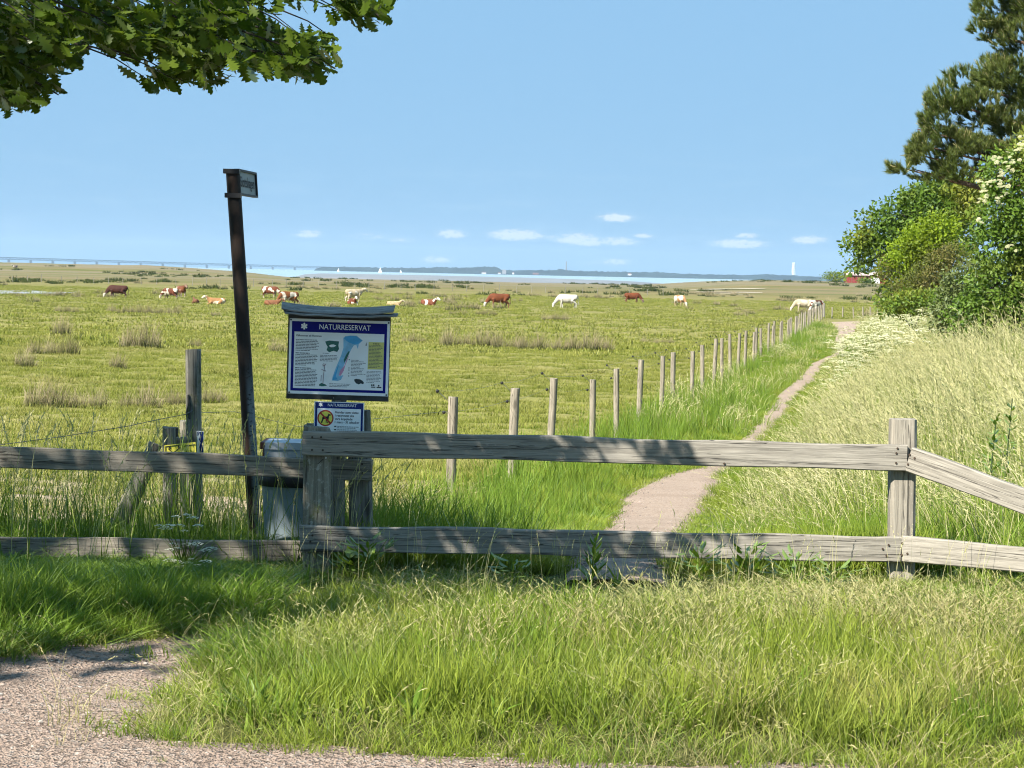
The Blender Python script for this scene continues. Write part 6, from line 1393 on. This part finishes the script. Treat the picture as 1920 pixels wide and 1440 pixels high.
# more rushes and hummocks scattered farther out
x, y = cand(1500, -110, 110, 190, 480, 1.0); ok = (noise2(x, y * .35, 32, 92) > .35) & inview(x, y, 2); x, y = x[ok], y[ok]
put('far_rushes', 'scattered pale rushes beyond the cattle', x, y, K_rushf, .8, 1.8, 1.0, 'rushes')
M['g_dark'] = leafy('dark_marsh_plants', (.040, .055, .014), (.06, .075, .02), None, .2, .3, .1, .6)
K_dark = [gmesh('marsh', [blades(rg, 60, .8, .25, .6, .09, .6, (0, 0), 2)], [M['g_dark']]) for _ in range(3)]
x, y = cand(2600, -210, 200, 330, 900, 1.2); ok = (noise2(x, y * .25, 60, 93) > .30) & inview(x, y, 2); x, y = x[ok], y[ok]
put('marsh_plants', 'dark low marsh plants in streaks before the shore', x, y, K_dark, .8, 2.0, .8, 'marsh plants')

# ------------------------------------------------------------------ flowers and weeds
M['umbel'] = leafy('white_umbels', (.66, .68, .58), (.74, .74, .66), None, .2, 1.0, .1)
M['umbel_c'] = leafy('cream_umbels', (.46, .46, .28), (.54, .52, .36), None, .2, 1.0, .1)
def umbel(mbv, mbf, c, r, rng, n=18):
    for k in range(n):
        a = k * 2.4; q = r * math.sqrt((k + .5) / n); x, y = q * math.cos(a), q * math.sin(a); s = r * .17; z = r * .18 - .3 * q * q / max(r, .001); b = len(mbv)
        t = rng.normal(size=3) * s * .3
        mbv += [np.array(c) + np.array([x - s, y - s, z]) + t, np.array(c) + np.array([x + s, y - s, z]), np.array(c) + np.array([x + s, y + s, z]) - t, np.array(c) + np.array([x - s, y + s, z])]; mbf.append((b, b + 1, b + 2, b + 3))
def parsley(rng, h, n, r, spread, head, name):
    V = []; F = []; ste = []; 
    for i in range(n):
        a = rng.uniform(0, 6.28); q = spread * math.sqrt(rng.uniform()); z = h * rng.uniform(.55, 1.0); c = (q * math.cos(a), q * math.sin(a), z); umbel(V, F, c, r * rng.uniform(.7, 1.2), rng); ste.append(c)
    stv = []; stf = []; sta = []
    for c in ste:
        p0 = np.array([0, 0, 0]); p1 = np.array([c[0] * .35, c[1] * .35, c[2] * .6]); p2 = np.array(c); s_ = np.array([1, .3, 0]) * .0028; b = len(stv)
        for p in (p0, p1, p2): stv += [p - s_, p + s_]; sta += [.5, .5]
        stf += [(b, b + 1, b + 3, b + 2), (b + 2, b + 3, b + 5, b + 4)]
    lv = blades(rng, 24, .08, .15, .45, .022, .8)
    return gmesh(name, [(np.array(V), np.array(F), np.ones(len(V))), (np.array(stv), np.array(stf), np.array(sta)), lv], [head, M['g_tall'], M['g_weed']])
rg2 = np.random.default_rng(31)
K_par = [parsley(rg2, 1.0, 20, .085, .46, M['umbel_c'], 'flowers') for _ in range(4)]
x, y = cand(2500, 4, 40, 44, 140, 1.1); s = x - path_r(y); uu_ = ucol(x, y); ok = (s > .7) & (s < 14) & inview(x, y) & (noise2(x, y, 7, 94) > -.30) & (uu_ > 1570); x, y = x[ok], y[ok]
put('bank_flowers', 'cream flowering umbels massed on the far bank below the shrubs', x, y, K_par, 1.0, 1.5, .92, 'flowers')
x, y = cand(60, 8, 22, 62, 92); ok = (x < path_l(y) - .6) & (x > path_l(y) - 2.4); x, y = x[ok], y[ok]
put('path_flowers', 'cream flowers left of the footpath near its bend', x, y, K_par, .55, .85, .9, 'flowers')
CP = empty('cow_parsley', at(345, 1150, 11.75)); CP.location.z = gzs(CP.location.x, 11.75); tag(CP, 'white flowering cow parsley growing in front of the left fence', 'plant')
cb = Vector(CP.location); rng = np.random.default_rng(41)
for grp in (((335, 985), (318, 985), (350, 965), (372, 985), (345, 995), (310, 990), (362, 970), (330, 968), (300, 985)), ((325, 1020), (332, 1028), (318, 1030), (362, 1022), (352, 1020), (385, 1032), (396, 1028), (370, 1018)), ((330, 1052), (352, 1055), (372, 1060), (395, 1062), (340, 1062), (360, 1048), (318, 1050), (385, 1052), (335, 1075), (348, 1080), (400, 1070), (345, 1092), (360, 1098), (392, 1108))):
    for (u, v) in grp:
        c = at(u, v, 11.62 + rng.uniform(-.15, .1)) - cb; V = []; F = []; umbel(V, F, (0, 0, 0), rng.uniform(.022, .038), rng, 20); o = link('umbel', mesh_np('umbel', V, F), CP, M['umbel']); o.location = c
        MB().tube([Vector((rng.uniform(-.03, .03), 0, 0)), Vector((c.x * .5, c.y * .5, c.z * .55)), c], [.003, .002, .0012], 5, False).build('stem', M['g_tall'], CP)
me = gmesh('fern_leaves', [blades(rng, 30, .12, .10, .22, .008, .9)], [M['g_weed']]); link('leaves', me, CP)
# leafy stalk in front of the path
LS_ = empty('leafy_stalk', at(1110, 1115, 11.35)); LS_.location.z = gzs(LS_.location.x, 11.35); tag(LS_, 'single bright green leafy stalk standing before the lower rail at the path', 'plant')
lb = Vector(LS_.location); tp = at(1117, 1008, 11.3) - lb
MB().tube([Vector((0, 0, 0)), tp * .5 + Vector((-.006, 0, 0)), tp], [.005, .004, .002], 6).build('stem', M['g_weed'], LS_)
tvw = np.array([(0, 0, 0), (.3, -.13, .02), (.7, -.12, .0), (1, 0, -.08), (.7, .12, .0), (.3, .13, .02)])
gg = random.Random(2)
wl_me = mesh_np('leaf', tvw, TF_L); wl_me.materials.append(M['g_weed'])
def leafrot(d):
    d = Vector(d).normalized(); b = d.cross(Vector((0, 0, 1)) + d.orthogonal() * .1).normalized(); return Matrix((d, b, d.cross(b))).transposed().to_4x4()
for k in range(26):
    t = .08 + .9 * k / 25; a = k * 2.4; d = Vector((math.cos(a), math.sin(a) * .8, .55 + t * .6)); o = link('leaf', wl_me, LS_)
    o.matrix_basis = Matrix.Translation(tp * t) @ leafrot(d) @ Matrix.Scale((.085 * (1 - t) + .045), 4)
# broad-leaved weeds at the feet of the posts
def weed(u, v, d, n, h, label, big=.09):
    p = at(u, v, d); e = empty('weed', (p.x, d, gzs(p.x, d))); tag(e, label, 'plant', 'broad leaved weeds along the fence'); gg = random.Random(int(u))
    for k in range(n):
        a = gg.uniform(0, 6.28); q = gg.uniform(0, .12); z = gg.uniform(.3, 1) * h; o = link('leaf', wl_me, e)
        o.matrix_basis = Matrix.Translation((q * math.cos(a), q * math.sin(a), z)) @ leafrot((math.cos(a), math.sin(a), gg.uniform(-.1, .8))) @ Matrix.Scale(gg.uniform(.6, 1.2) * big, 4)
    for k in range(4): a = k * 1.6; MB().tube([(0, 0, 0), (.03 * math.cos(a), .03 * math.sin(a), h * .5), (.09 * math.cos(a), .09 * math.sin(a), h)], [.004, .003, .0015], 5, False).build('stem', M['g_weed'], e)
for (u, v, d, n, h, lab) in ((655, 1080, 11.45, 26, .13, 'leafy green weed at the foot of the left main post'), (690, 1070, 11.4, 40, .2, 'leafy green weed below the old leaning post'), (960, 1110, 11.2, 16, .14, 'small leafy weed in the verge left of the leafy stalk'), (1310, 1085, 11.3, 34, .2, 'leafy weed just right of the path under the lower rail'),
                           (1400, 1080, 11.3, 40, .22, 'leafy weed under the lower rail between the path and the right post'), (1490, 1085, 11.3, 36, .2, 'pale leafy weed under the lower rail left of the right post'), (1560, 1095, 11.2, 22, .14, 'low leafy weed closest to the right post'), (900, 1310, 8.4, 18, .1, 'broad leaved weed low in the front of the verge')):
    weed(u, v, d, n, h, lab)
# thistles on the bank at the right
M['thistle'] = leafy('thistle_leaves', (.050, .085, .035), (.075, .11, .05), None, .2, 1.0, .3, .5)
for (u, v, h, lab) in ((1850, 900, .85, 'dark thistle standing in the tall grass right of the right fence post'), (1880, 880, .95, 'dark thistle nearest the right edge above the slanting rail')):
    d = 14.6 if u < 1870 else 15.2; p = at(u, v, d); e = empty('thistle', (p.x, d, gzs(p.x, d))); tag(e, lab, 'plant'); gg = random.Random(int(u))
    MB().tube([(0, 0, 0), (.02, 0, h * .5), (.05, 0, h)], [.008, .006, .003], 6).build('stem', M['thistle'], e)
    for k in range(34):
        t = gg.uniform(.35, 1); a = k * 2.4; o = link('leaf', wl_me, e); o.matrix_basis = Matrix.Translation((.05 * t, 0, h * t)) @ leafrot((math.cos(a), math.sin(a), gg.uniform(.0, .9))) @ Matrix.Diagonal((.15 * (1.25 - t), .09, .12, 1))
    o_m = M['thistle']
# dark clods in the pasture: the shade-coloured tufts above
# ------------------------------------------------------------------ air
m, nt, out = NT('sea_air'); v_ = nt.nodes.new('ShaderNodeVolumePrincipled'); v_.inputs['Color'].default_value = (.55, .78, 1.0, 1); v_.inputs['Density'].default_value = 5.4e-5; v_.inputs['Anisotropy'].default_value = .1
nt.links.new(v_.outputs[0], out.inputs['Volume'])
o = MB().box(-20000, 20000, -300, 18500, -4.2, 200).build('haze', m); o['kind'] = 'stuff'
